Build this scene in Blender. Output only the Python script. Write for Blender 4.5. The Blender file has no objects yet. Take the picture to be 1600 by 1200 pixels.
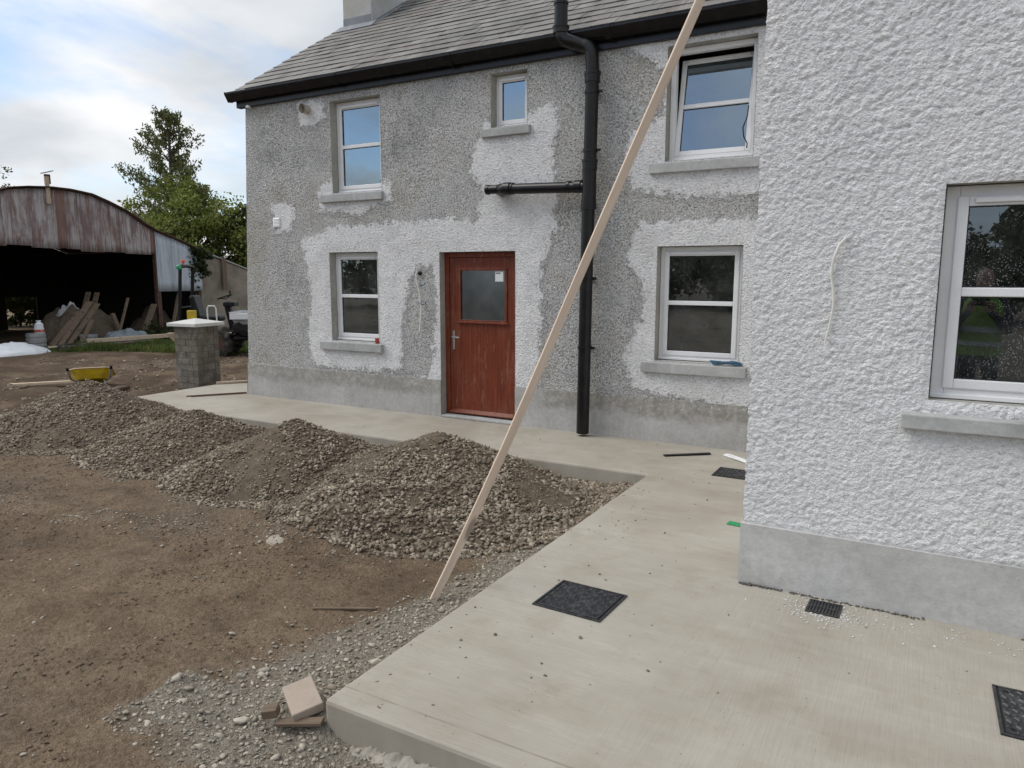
import bpy, math, random
import numpy as np
from mathutils import Vector, Matrix, Euler

R = math.radians
rnd = random.Random(7)
nrs = np.random.RandomState(11)
scene = bpy.context.scene
COL = scene.collection

# ------------------------------------------------------------------ camera
cam_d = bpy.data.cameras.new('camera')
cam_d.sensor_width = 36.0
cam_d.lens = 25.875
cam_d.clip_start = 0.05
cam_d.clip_end = 2000
cam = bpy.data.objects.new('camera', cam_d)
cam.location = (0, 0, 1.75)
cam.rotation_euler = (R(90 - 8.555), 0, R(29.7))
COL.objects.link(cam)
scene.camera = cam

# ------------------------------------------------------------------ sky and sun
SUN_EL, SUN_AZ = R(50), R(-116)            # azimuth measured from +Y towards +X
world = bpy.data.worlds.new('World')
scene.world = world
world.use_nodes = True
wt = world.node_tree
wt.nodes.clear()


def wn(t, **k):
    n = wt.nodes.new(t)
    for a, v in k.items():
        setattr(n, a, v)
    return n


w_out = wn('ShaderNodeOutputWorld')
sky = wn('ShaderNodeTexSky', sky_type='NISHITA', sun_disc=False)
sky.sun_elevation = SUN_EL
sky.sun_rotation = SUN_AZ
sky.air_density = 1.0
sky.dust_density = 0.6
sky.ozone_density = 3.0
bg_sky = wn('ShaderNodeBackground')
bg_sky.inputs['Strength'].default_value = 0.15
wt.links.new(sky.outputs[0], bg_sky.inputs['Color'])
w_tc = wn('ShaderNodeTexCoord')
w_sep = wn('ShaderNodeSeparateXYZ')
wt.links.new(w_tc.outputs['Generated'], w_sep.inputs[0])
w_max = wn('ShaderNodeMath', operation='MAXIMUM')
wt.links.new(w_sep.outputs['Z'], w_max.inputs[0])
w_max.inputs[1].default_value = 0.0
w_add = wn('ShaderNodeMath', operation='ADD')
wt.links.new(w_max.outputs[0], w_add.inputs[0])
w_add.inputs[1].default_value = 0.22
w_dx = wn('ShaderNodeMath', operation='DIVIDE')
w_dy = wn('ShaderNodeMath', operation='DIVIDE')
wt.links.new(w_sep.outputs['X'], w_dx.inputs[0])
wt.links.new(w_add.outputs[0], w_dx.inputs[1])
wt.links.new(w_sep.outputs['Y'], w_dy.inputs[0])
wt.links.new(w_add.outputs[0], w_dy.inputs[1])
w_com = wn('ShaderNodeCombineXYZ')
wt.links.new(w_dx.outputs[0], w_com.inputs[0])
wt.links.new(w_dy.outputs[0], w_com.inputs[1])
w_com.inputs[2].default_value = 3.7
w_n1 = wn('ShaderNodeTexNoise')
w_n1.inputs['Scale'].default_value = 0.85
w_n1.inputs['Detail'].default_value = 9
w_n1.inputs['Roughness'].default_value = 0.55
w_n1.inputs['Distortion'].default_value = 0.5
w_map1 = wn('ShaderNodeMapping')
w_map1.inputs['Location'].default_value = (17.8, 5.9, 8.0)
wt.links.new(w_com.outputs[0], w_map1.inputs['Vector'])
wt.links.new(w_map1.outputs[0], w_n1.inputs['Vector'])
w_r1 = wn('ShaderNodeValToRGB')
w_r1.color_ramp.elements[0].position = 0.37
w_r1.color_ramp.elements[0].color = (0.15, 0.15, 0.15, 1)
w_r1.color_ramp.elements[1].position = 0.50
w_r1.color_ramp.elements[1].color = (1, 1, 1, 1)
wt.links.new(w_n1.outputs['Fac'], w_r1.inputs['Fac'])
w_n2 = wn('ShaderNodeTexNoise')
w_n2.inputs['Scale'].default_value = 1.3
w_n2.inputs['Detail'].default_value = 6
w_n2.inputs['Roughness'].default_value = 0.5
w_map2 = wn('ShaderNodeMapping')
w_map2.inputs['Location'].default_value = (3.1, 1.7, 0.4)
wt.links.new(w_com.outputs[0], w_map2.inputs['Vector'])
wt.links.new(w_map2.outputs[0], w_n2.inputs['Vector'])
w_r2 = wn('ShaderNodeValToRGB')
w_r2.color_ramp.elements[0].position = 0.36
w_r2.color_ramp.elements[0].color = (0.98, 0.99, 1.0, 1)
w_r2.color_ramp.elements[1].position = 0.64
w_r2.color_ramp.elements[1].color = (0.60, 0.64, 0.69, 1)
wt.links.new(w_n2.outputs['Fac'], w_r2.inputs['Fac'])
bg_cl = wn('ShaderNodeBackground')
bg_cl.inputs['Strength'].default_value = 0.92
wt.links.new(w_r2.outputs[0], bg_cl.inputs['Color'])
w_mix = wn('ShaderNodeMixShader')
wt.links.new(w_r1.outputs[0], w_mix.inputs['Fac'])
wt.links.new(bg_sky.outputs[0], w_mix.inputs[1])
wt.links.new(bg_cl.outputs[0], w_mix.inputs[2])
wt.links.new(w_mix.outputs[0], w_out.inputs['Surface'])

sun_d = bpy.data.lights.new('sun', 'SUN')
sun_d.energy = 2.0
sun_d.angle = R(40)
sun_d.color = (1.0, 0.95, 0.87)
sun = bpy.data.objects.new('sun', sun_d)
sdir = Vector((math.sin(SUN_AZ) * math.cos(SUN_EL), math.cos(SUN_AZ) * math.cos(SUN_EL), math.sin(SUN_EL)))
sun.rotation_euler = sdir.to_track_quat('Z', 'Y').to_euler()
sun.location = (-20, 10, 20)
COL.objects.link(sun)

vs = scene.view_settings
vs.view_transform = 'Standard'
vs.look = 'None'
vs.exposure = 0.2
vs.gamma = 1.0
vs.use_curve_mapping = False
scene.cycles.transparent_max_bounces = 16

# ------------------------------------------------------------------ numpy noise


def _h(ix, iy, iz, seed):
    n = (ix.astype(np.int64) * 374761393 + iy.astype(np.int64) * 668265263 + iz.astype(np.int64) * 2147483647 + seed * 144665) & 0xffffffff
    n = ((n ^ (n >> 13)) * 1274126177) & 0xffffffff
    n = ((n ^ (n >> 16)) * 2246822519) & 0xffffffff
    n = n ^ (n >> 15)
    return (n & 0xffffff) / float(0xffffff)


def vnoise(x, y, seed=0):
    x = np.asarray(x, float)
    y = np.asarray(y, float)
    ix, iy = np.floor(x), np.floor(y)
    fx, fy = x - ix, y - iy
    fx = fx * fx * (3 - 2 * fx)
    fy = fy * fy * (3 - 2 * fy)
    z = np.zeros_like(ix)
    a = _h(ix, iy, z, seed)
    b = _h(ix + 1, iy, z, seed)
    c = _h(ix, iy + 1, z, seed)
    d = _h(ix + 1, iy + 1, z, seed)
    return (a * (1 - fx) + b * fx) * (1 - fy) + (c * (1 - fx) + d * fx) * fy


def fbm(x, y, seed=0, octv=4, gain=0.5):
    s, a, t = 0.0, 1.0, 0.0
    x = np.asarray(x, float)
    y = np.asarray(y, float)
    for i in range(octv):
        s = s + a * vnoise(x, y, seed + i * 17)
        t += a
        a *= gain
        x = x * 2.03 + 5.1
        y = y * 2.03 + 9.7
    return s / t


def chips(x, y, cx, cy, seed, elong=0.45):
    """overlapping thrown chips: tallest of the neighbouring oval domes"""
    gx, gy = np.floor(x / cx), np.floor(y / cy)
    best = np.zeros_like(x)
    zz = np.zeros_like(gx)
    for i in (-1, 0, 1):
        for j in (-1, 0, 1):
            ix, iy = gx + i, gy + j
            px = (ix + _h(ix, iy, zz, seed)) * cx
            py = (iy + _h(ix, iy, zz, seed + 1)) * cy
            hgt = 0.25 + 0.75 * _h(ix, iy, zz, seed + 2)
            an = (_h(ix, iy, zz, seed + 3) - 0.5) * 2.2
            ra = (0.55 + 0.45 * _h(ix, iy, zz, seed + 4)) * max(cx, cy)
            rb = ra * (1 - elong * _h(ix, iy, zz, seed + 5))
            dx, dy = x - px, y - py
            u = (dx * np.cos(an) + dy * np.sin(an)) / ra
            v = (-dx * np.sin(an) + dy * np.cos(an)) / rb
            best = np.maximum(best, hgt * np.sqrt(np.clip(1 - u * u - v * v, 0, 1)))
    return best


# ------------------------------------------------------------------ object helpers
PINV = {}


def tag(o, label=None, cat=None, group=None, kind=None):
    if label:
        o['label'] = label
    if cat:
        o['category'] = cat
    if group:
        o['group'] = group
    if kind:
        o['kind'] = kind
    return o


def empty(name, loc, rz=0.0, label=None, cat=None, group=None, world_children=False):
    o = bpy.data.objects.new(name, None)
    o.empty_display_size = 0.2
    o.location = loc
    o.rotation_euler = (0, 0, rz)
    COL.objects.link(o)
    tag(o, label, cat, group)
    if world_children:
        PINV[o.name] = (Matrix.Translation(Vector(loc)) @ Matrix.Rotation(rz, 4, 'Z')).inverted()
    return o


def mesh_np(name, V, F, smooth=False):
    """V (n,3) array, F list of index lists or (m,k) array."""
    me = bpy.data.meshes.new(name)
    if isinstance(F, np.ndarray):
        k = F.shape[1]
        me.vertices.add(len(V))
        me.vertices.foreach_set('co', np.asarray(V, np.float32).ravel())
        me.loops.add(F.size)
        me.loops.foreach_set('vertex_index', F.astype(np.int32).ravel())
        me.polygons.add(len(F))
        me.polygons.foreach_set('loop_start', np.arange(0, F.size, k, dtype=np.int32))
        me.update(calc_edges=True)
    else:
        me.from_pydata([tuple(v) for v in V], [], F)
        me.update()
    if smooth:
        me.polygons.foreach_set('use_smooth', np.ones(len(me.polygons), dtype=bool))
    return me


def link(name, me, mat, parent=None, loc=None):
    o = bpy.data.objects.new(name, me)
    COL.objects.link(o)
    if mat is not None and not me.materials:
        me.materials.append(mat)
    if loc is not None:
        o.location = loc
    if parent is not None:
        o.parent = parent
        if parent.name in PINV:
            o.matrix_parent_inverse = PINV[parent.name]
    return o


class MB:
    def __init__(s):
        s.v = []
        s.f = []

    def add(s, V, F):
        b = len(s.v)
        s.v += [tuple(map(float, p)) for p in V]
        s.f += [[i + b for i in f] for f in F]
        return s

    def box(s, x0, x1, y0, y1, z0, z1, M=None):
        V = [(x0, y0, z0), (x1, y0, z0), (x1, y1, z0), (x0, y1, z0), (x0, y0, z1), (x1, y0, z1), (x1, y1, z1), (x0, y1, z1)]
        if M is not None:
            V = [M @ Vector(p) for p in V]
        return s.add(V, [[0, 3, 2, 1], [4, 5, 6, 7], [0, 1, 5, 4], [1, 2, 6, 5], [2, 3, 7, 6], [3, 0, 4, 7]])

    def bar(s, p0, p1, w, h, upv=(0, 0, 1)):
        p0, p1 = Vector(p0), Vector(p1)
        d = (p1 - p0)
        L = d.length
        d.normalize()
        x = d.cross(Vector(upv))
        if x.length < 1e-4:
            x = d.cross(Vector((1, 0, 0)))
        x.normalize()
        z = x.cross(d)
        M = Matrix((x, d, z)).transposed().to_4x4()
        M.translation = p0
        return s.box(-w / 2, w / 2, 0, L, -h / 2, h / 2, M)

    def tube(s, pts, r, n=8, caps=True):
        P = [Vector(p) for p in pts]
        rs = r if isinstance(r, (list, tuple)) else [r] * len(P)
        rings = []
        prev = None
        for i, p in enumerate(P):
            t = (P[min(i + 1, len(P) - 1)] - P[max(i - 1, 0)])
            if t.length < 1e-9:
                t = Vector((0, 0, 1))
            t.normalize()
            if prev is None:
                a = t.cross(Vector((0, 0, 1)))
                if a.length < 1e-3:
                    a = t.cross(Vector((1, 0, 0)))
                a.normalize()
            else:
                a = prev - t * prev.dot(t)
                if a.length < 1e-5:
                    a = t.orthogonal()
                a.normalize()
            prev = a
            b = t.cross(a)
            rings.append([p + (a * math.cos(2 * math.pi * k / n) + b * math.sin(2 * math.pi * k / n)) * rs[i] for k in range(n)])
        V = [q for ring in rings for q in ring]
        F = []
        for i in range(len(rings) - 1):
            for k in range(n):
                F.append([i * n + k, i * n + (k + 1) % n, (i + 1) * n + (k + 1) % n, (i + 1) * n + k])
        if caps:
            F.append(list(range(n))[::-1])
            F.append([(len(rings) - 1) * n + k for k in range(n)])
        return s.add(V, F)

    def lathe(s, prof, c=(0, 0, 0), n=20, M=None):
        V, F = [], []
        for (r, z) in prof:
            for k in range(n):
                a = 2 * math.pi * k / n
                p = Vector((r * math.cos(a), r * math.sin(a), z))
                if M is not None:
                    p = M @ p
                V.append(p + Vector(c))
        for i in range(len(prof) - 1):
            for k in range(n):
                F.append([i * n + k, i * n + (k + 1) % n, (i + 1) * n + (k + 1) % n, (i + 1) * n + k])
        F.append(list(range(n))[::-1])
        F.append([(len(prof) - 1) * n + k for k in range(n)])
        return s.add(V, F)

    def prism(s, poly, axis, a0, a1):
        """extrude 2D polygon along axis ('x': poly=(y,z); 'y': (x,z); 'z': (x,y))."""
        def mk(p, a):
            return {'x': (a, p[0], p[1]), 'y': (p[0], a, p[1]), 'z': (p[0], p[1], a)}[axis]
        n = len(poly)
        V = [mk(p, a0) for p in poly] + [mk(p, a1) for p in poly]
        F = [list(range(n)), list(range(n, 2 * n))[::-1]]
        for i in range(n):
            j = (i + 1) % n
            F.append([i, i + n, j + n, j])
        return s.add(V, F)

    def build(s, name, mat, parent=None, smooth=False, bevel=0.0, recenter=None, fix=True):
        V = np.array(s.v, float)
        loc = None
        if recenter is None:
            recenter = parent is None
        if recenter:
            mn, mx = V.min(0), V.max(0)
            loc = np.array([(mn[0] + mx[0]) / 2, (mn[1] + mx[1]) / 2, mn[2]])
            V = V - loc
        me = mesh_np(name, V, s.f, False)
        if fix:
            import bmesh
            bm = bmesh.new()
            bm.from_mesh(me)
            bmesh.ops.recalc_face_normals(bm, faces=bm.faces)
            bm.to_mesh(me)
            bm.free()
        if smooth:
            me.polygons.foreach_set('use_smooth', np.ones(len(me.polygons), dtype=bool))
            if hasattr(me, 'set_sharp_from_angle'):
                me.set_sharp_from_angle(angle=R(40))
        o = link(name, me, mat, parent, tuple(loc) if loc is not None else None)
        if bevel > 0:
            m = o.modifiers.new('bevel', 'BEVEL')
            m.width = bevel
            m.segments = 2
            m.limit_method = 'ANGLE'
            m.angle_limit = R(50)
        return o


# ------------------------------------------------------------------ material helpers


class NT:
    def __init__(s, name):
        s.m = bpy.data.materials.new(name)
        s.m.use_nodes = True
        s.t = s.m.node_tree
        s.t.nodes.clear()
        s.out = s.n('ShaderNodeOutputMaterial')

    def n(s, t, **k):
        nd = s.t.nodes.new(t)
        for a, v in k.items():
            setattr(nd, a, v)
        return nd

    def l(s, a, b):
        s.t.links.new(a, b)

    def pos(s):
        if not hasattr(s, '_pos'):
            s._pos = s.n('ShaderNodeNewGeometry').outputs['Position']
        return s._pos

    def obj(s):
        return s.n('ShaderNodeTexCoord').outputs['Object']

    def mapping(s, v, scale=(1, 1, 1), rot=(0, 0, 0), loc=(0, 0, 0)):
        m = s.n('ShaderNodeMapping')
        m.inputs['Scale'].default_value = scale
        m.inputs['Rotation'].default_value = rot
        m.inputs['Location'].default_value = loc
        s.l(v, m.inputs['Vector'])
        return m.outputs[0]

    def noise(s, v, scale, detail=4, rough=0.55, dist=0.0):
        detail = min(detail, 4)
        n = s.n('ShaderNodeTexNoise')
        n.inputs['Scale'].default_value = scale
        n.inputs['Detail'].default_value = detail
        n.inputs['Roughness'].default_value = rough
        n.inputs['Distortion'].default_value = dist
        s.l(v, n.inputs['Vector'])
        return n.outputs['Fac']

    def voro(s, v, scale, feature='F1', out='Distance', rnd_=1.0):
        n = s.n('ShaderNodeTexVoronoi', feature=feature)
        n.inputs['Scale'].default_value = scale
        n.inputs['Randomness'].default_value = rnd_
        s.l(v, n.inputs['Vector'])
        return n.outputs[out]

    def ramp(s, f, stops):
        r = s.n('ShaderNodeValToRGB')
        e = r.color_ramp.elements
        while len(e) > 1:
            e.remove(e[0])
        for i, (p, c) in enumerate(stops):
            if isinstance(c, (int, float)):
                c = (c, c, c)
            if i == 0:
                e[0].position = p
                q = e[0]
            else:
                q = e.new(p)
            q.color = (c[0], c[1], c[2], 1)
        s.l(f, r.inputs['Fac'])
        return r.outputs['Color']

    def math(s, op, a, b=0.0, c=None, clamp=False):
        m = s.n('ShaderNodeMath', operation=op)
        m.use_clamp = clamp
        for i, x in enumerate([a, b] + ([c] if c is not None else [])):
            if isinstance(x, (int, float)):
                m.inputs[i].default_value = x
            else:
                s.l(x, m.inputs[i])
        return m.outputs[0]

    def mix(s, f, a, b, mode='MIX'):
        m = s.n('ShaderNodeMix', data_type='RGBA', blend_type=mode)
        for sock, x in ((m.inputs[0], f), (m.inputs[6], a), (m.inputs[7], b)):
            if isinstance(x, (int, float)):
                sock.default_value = x
            elif isinstance(x, (tuple, list)):
                sock.default_value = (x[0], x[1], x[2], 1)
            else:
                s.l(x, sock)
        return m.outputs[2]

    def bump(s, h, strength=0.5, dist=0.01, normal=None):
        b = s.n('ShaderNodeBump')
        b.inputs['Strength'].default_value = strength
        b.inputs['Distance'].default_value = dist
        s.l(h, b.inputs['Height'])
        if normal is not None:
            s.l(normal, b.inputs['Normal'])
        return b.outputs[0]

    def bsdf(s, color, rough=0.8, normal=None, metal=0.0, spec=0.5, **k):
        b = s.n('ShaderNodeBsdfPrincipled')
        for key, x in (('Base Color', color), ('Roughness', rough), ('Metallic', metal), ('Specular IOR Level', spec)):
            if isinstance(x, (tuple, list)):
                b.inputs[key].default_value = (x[0], x[1], x[2], 1)
            elif isinstance(x, (int, float)):
                b.inputs[key].default_value = x
            else:
                s.l(x, b.inputs[key])
        if normal is not None:
            s.l(normal, b.inputs['Normal'])
        for key, x in k.items():
            b.inputs[key].default_value = x
        s.l(b.outputs[0], s.out.inputs['Surface'])
        return b


def simple(name, color, rough=0.6, var=0.15, scale=8.0, metal=0.0, spec=0.4, bump=0.0, bscale=60.0, dirt=None, dirt_amt=0.5):
    t = NT(name)
    o = t.obj()
    nz = t.noise(o, scale, 5, 0.6)
    c0 = tuple(max(0, c * (1 - var)) for c in color)
    c1 = tuple(min(1, c * (1 + var)) for c in color)
    col = t.ramp(nz, [(0.3, c0), (0.7, c1)])
    if dirt:
        d = t.noise(o, scale * 0.6 + 1.3, 6, 0.65)
        col = t.mix(t.ramp(d, [(0.48, 0.0), (0.7, dirt_amt)]), col, dirt)
    nrm = t.bump(t.noise(o, bscale, 4), bump, 0.004) if bump > 0 else None
    t.bsdf(col, rough, nrm, metal, spec)
    return t.m


M = {}


def mat_dash(name, new_only=False):
    t = NT(name)
    p = t.pos()
    grain = t.voro(p, 62.0)
    grain2 = t.noise(p, 120.0, 3, 0.6)
    lump = t.noise(t.mapping(p, (1, 1, 1.3)), 34.0, 4, 0.62)
    big = t.noise(p, 1.4, 6, 0.62)
    mid = t.noise(p, 6.0, 5, 0.6)
    # old pebbledash: grey, dark pits, lichen
    base_old = t.ramp(big, [(0.3, (0.37, 0.372, 0.375)), (0.50, (0.53, 0.53, 0.525)), (0.70, (0.44, 0.425, 0.38))])
    spk = t.ramp(t.noise(p, 55.0, 3, 0.75), [(0.36, 0.30), (0.47, 0.85), (0.60, 1.15), (0.75, 1.45)])
    old = t.mix(1.0, base_old, spk, 'MULTIPLY')
    cell = t.voro(p, 75.0, out='Color')
    cellv = t.n('ShaderNodeSeparateColor')
    t.l(cell, cellv.inputs[0])
    old = t.mix(t.ramp(cellv.outputs[0], [(0.80, 0.0), (0.86, 0.6)]), old, (0.17, 0.165, 0.15))
    wear = t.ramp(t.noise(p, 3.1, 7, 0.7), [(0.5, 0.0), (0.68, 0.35)])
    old = t.mix(wear, old, (0.55, 0.55, 0.545))
    # new scud coat
    new = t.ramp(mid, [(0.3, (0.68, 0.685, 0.695)), (0.7, (0.80, 0.80, 0.805))])
    spk2 = t.ramp(t.noise(p, 48.0, 3, 0.7), [(0.33, 0.62), (0.46, 0.97), (0.7, 1.06)])
    new = t.mix(1.0, new, spk2, 'MULTIPLY')
    stain = t.ramp(t.noise(p, 2.2, 6, 0.65), [(0.52, 0.0), (0.74, 0.38)])
    new = t.mix(stain, new, (0.46, 0.45, 0.43))
    a = t.n('ShaderNodeAttribute', attribute_name='patch')
    edge = t.math('ADD', a.outputs['Fac'], t.math('MULTIPLY', t.math('SUBTRACT', t.noise(p, 9.0, 6, 0.7), 0.5), 0.34))
    edge = t.math('ADD', edge, t.math('MULTIPLY', t.math('SUBTRACT', t.noise(p, 38.0, 3, 0.7), 0.5), 0.30))
    fac = t.ramp(edge, [(0.47, 0.0), (0.53, 1.0)])
    col = t.mix(fac, old, new)
    hgt = t.math('ADD', t.math('MULTIPLY', lump, 1.2), t.math('MULTIPLY', grain2, 0.5))
    hgt = t.math('SUBTRACT', hgt, t.math('MULTIPLY', grain, 0.45))
    hgt = t.math('ADD', hgt, t.math('MULTIPLY', fac, 0.9))
    t.bsdf(col, 0.95, t.bump(hgt, 1.0, 0.016), spec=0.15)
    return t.m


def mat_roughcast():
    t = NT('white_roughcast')
    p = t.pos()
    mid = t.noise(p, 3.0, 6, 0.65)
    col = t.ramp(mid, [(0.3, (0.77, 0.777, 0.79)), (0.7, (0.86, 0.864, 0.873))])
    pit = t.noise(t.mapping(p, (1, 1, 1.5)), 42.0, 5, 0.65)
    col = t.mix(1.0, col, t.ramp(pit, [(0.30, 0.62), (0.40, 0.97), (0.7, 1.04)]), 'MULTIPLY')  # shade in the pits is put into the colour
    yel = t.ramp(t.noise(p, 5.0, 5, 0.6), [(0.55, 0.0), (0.75, 0.22)])
    col = t.mix(yel, col, (0.66, 0.64, 0.585))
    dk = t.ramp(t.noise(p, 90.0, 2, 0.5), [(0.70, 0.0), (0.76, 0.5)])
    col = t.mix(dk, col, (0.40, 0.39, 0.37))
    h = t.math('ADD', t.math('MULTIPLY', t.noise(t.mapping(p, (1, 1, 1.5)), 45.0, 5, 0.6), 1.0), t.math('MULTIPLY', t.noise(p, 150.0, 3, 0.65), 0.9))
    h = t.math('SUBTRACT', h, t.math('MULTIPLY', t.voro(p, 70.0), 0.6))
    t.bsdf(col, 0.92, t.bump(h, 1.0, 0.0105), spec=0.2)
    return t.m


def mat_plinth(name, c0, c1, stained=True):
    t = NT(name)
    p = t.pos()
    big = t.noise(t.mapping(p, (1, 1, 1.6)), 1.7, 7, 0.65)
    col = t.ramp(big, [(0.3, c0), (0.7, c1)])
    sm = t.noise(p, 26.0, 5, 0.7)
    col = t.mix(1.0, col, t.ramp(sm, [(0.3, 0.86), (0.7, 1.08)]), 'MULTIPLY')
    run = t.noise(t.mapping(p, (9, 9, 0.9)), 1.5, 5, 0.6)
    col = t.mix(t.ramp(run, [(0.55, 0.0), (0.75, 0.30)]), col, (0.62, 0.63, 0.64))
    if stained:
        z = t.n('ShaderNodeSeparateXYZ')
        t.l(p, z.inputs[0])
        band = t.math('ADD', z.outputs['Z'], t.math('MULTIPLY', t.math('SUBTRACT', t.noise(p, 5.0, 6, 0.7), 0.5), 0.25))
        up = t.ramp(band, [(0.22, 0.0), (0.30, 1.0)])
        old = t.mix(t.ramp(t.noise(p, 14.0, 6, 0.75), [(0.42, 0.0), (0.62, 1.0)]), (0.25, 0.24, 0.215), (0.37, 0.36, 0.335))
        att = t.n('ShaderNodeAttribute', attribute_name='age')
        col = t.mix(t.math('MULTIPLY', up, att.outputs['Fac']), col, old)
        fl = t.ramp(t.noise(p, 24.0, 6, 0.75), [(0.60, 0.0), (0.64, 0.75)])
        fl = t.math('MULTIPLY', fl, t.math('MULTIPLY', t.ramp(band, [(0.30, 0.0), (0.42, 1.0)]), att.outputs['Fac']))
        col = t.mix(fl, col, (0.62, 0.61, 0.58))
    pock = t.ramp(t.voro(p, 19.0), [(0.045, 1.0), (0.07, 0.0)])
    pock = t.math('MULTIPLY', pock, t.ramp(t.noise(p, 3.0), [(0.5, 0.0), (0.6, 0.8)]))
    col = t.mix(pock, col, (0.16, 0.15, 0.14))
    h = t.math('ADD', t.noise(p, 60.0, 5, 0.7), t.math('MULTIPLY', t.noise(p, 9.0), 0.8))
    t.bsdf(col, 0.9, t.bump(h, 0.35, 0.006), spec=0.2)
    return t.m


def mat_concrete():
    t = NT('brushed_concrete')
    p = t.pos()
    big = t.noise(p, 0.8, 7, 0.62, 0.4)
    col = t.ramp(big, [(0.28, (0.278, 0.250, 0.208)), (0.5, (0.355, 0.330, 0.282)), (0.72, (0.405, 0.386, 0.340))])
    patch = t.noise(p, 3.3, 6, 0.7)
    col = t.mix(t.ramp(patch, [(0.50, 0.0), (0.72, 0.42)]), col, (0.265, 0.222, 0.165))
    pale = t.noise(t.mapping(p, (0.75, 2.3, 1), loc=(4, 2, 0), rot=(0, 0, R(8))), 2.0, 7, 0.72)
    col = t.mix(t.ramp(pale, [(0.54, 0.0), (0.70, 0.34)]), col, (0.44, 0.425, 0.385))
    # brush lines: across the walkways at the edge, along the depth in the forecourt
    lx = t.noise(t.mapping(p, (6.0, 130, 1), rot=(0, 0, R(4))), 1.0, 4, 0.65)
    ly = t.noise(t.mapping(p, (150, 4.0, 1), rot=(0, 0, R(-3))), 1.0, 4, 0.65)
    sx = t.n('ShaderNodeSeparateXYZ')
    t.l(p, sx.inputs[0])
    wob = t.math('ADD', sx.outputs['X'], t.math('MULTIPLY', t.math('SUBTRACT', t.noise(p, 1.5), 0.5), 0.9))
    sel = t.ramp(t.math('ADD', t.math('MULTIPLY', wob, 0.5), 1.0), [(0.42, 0.0), (0.62, 1.0)])
    ln = t.mix(sel, lx, ly)
    wide = t.noise(t.mapping(p, (1.2, 16, 1), rot=(0, 0, R(5))), 1.0, 4, 0.6)
    col = t.mix(1.0, col, t.ramp(ln, [(0.3, 0.91), (0.7, 1.06)]), 'MULTIPLY')
    col = t.mix(1.0, col, t.ramp(wide, [(0.3, 0.965), (0.7, 1.03)]), 'MULTIPLY')
    ed = t.math('ABSOLUTE', t.math('SUBTRACT', t.math('ADD', sx.outputs['Y'], t.math('MULTIPLY', t.noise(p, 0.8, 2), 0.012)), SLY + 0.125))
    edm = t.math('MULTIPLY', t.ramp(ed, [(0.002, 0.8), (0.006, 0.0)]), t.ramp(t.noise(p, 5.0, 3), [(0.35, 0.3), (0.55, 1.0)]))
    col = t.mix(edm, col, (0.20, 0.18, 0.145))
    # mud and grit specks
    spk = t.voro(p, 11.0)
    sm = t.math('MULTIPLY', t.ramp(spk, [(0.03, 1.0), (0.06, 0.0)]), t.ramp(t.noise(p, 2.0, 3), [(0.55, 0.0), (0.66, 0.8)]))
    col = t.mix(sm, col, (0.12, 0.10, 0.075))
    spk2 = t.voro(t.mapping(p, loc=(7, 3, 0)), 34.0)
    sm2 = t.math('MULTIPLY', t.ramp(spk2, [(0.09, 1.0), (0.15, 0.0)]), t.ramp(t.noise(p, 4.0, 4), [(0.52, 0.0), (0.66, 0.7)]))
    col = t.mix(sm2, col, (0.17, 0.14, 0.10))
    h = t.math('ADD', t.math('MULTIPLY', ln, 1.0), t.math('MULTIPLY', t.noise(p, 30.0, 5, 0.7), 0.6))
    t.bsdf(col, 0.82, t.bump(h, 0.35, 0.004), spec=0.3)
    return t.m


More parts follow.
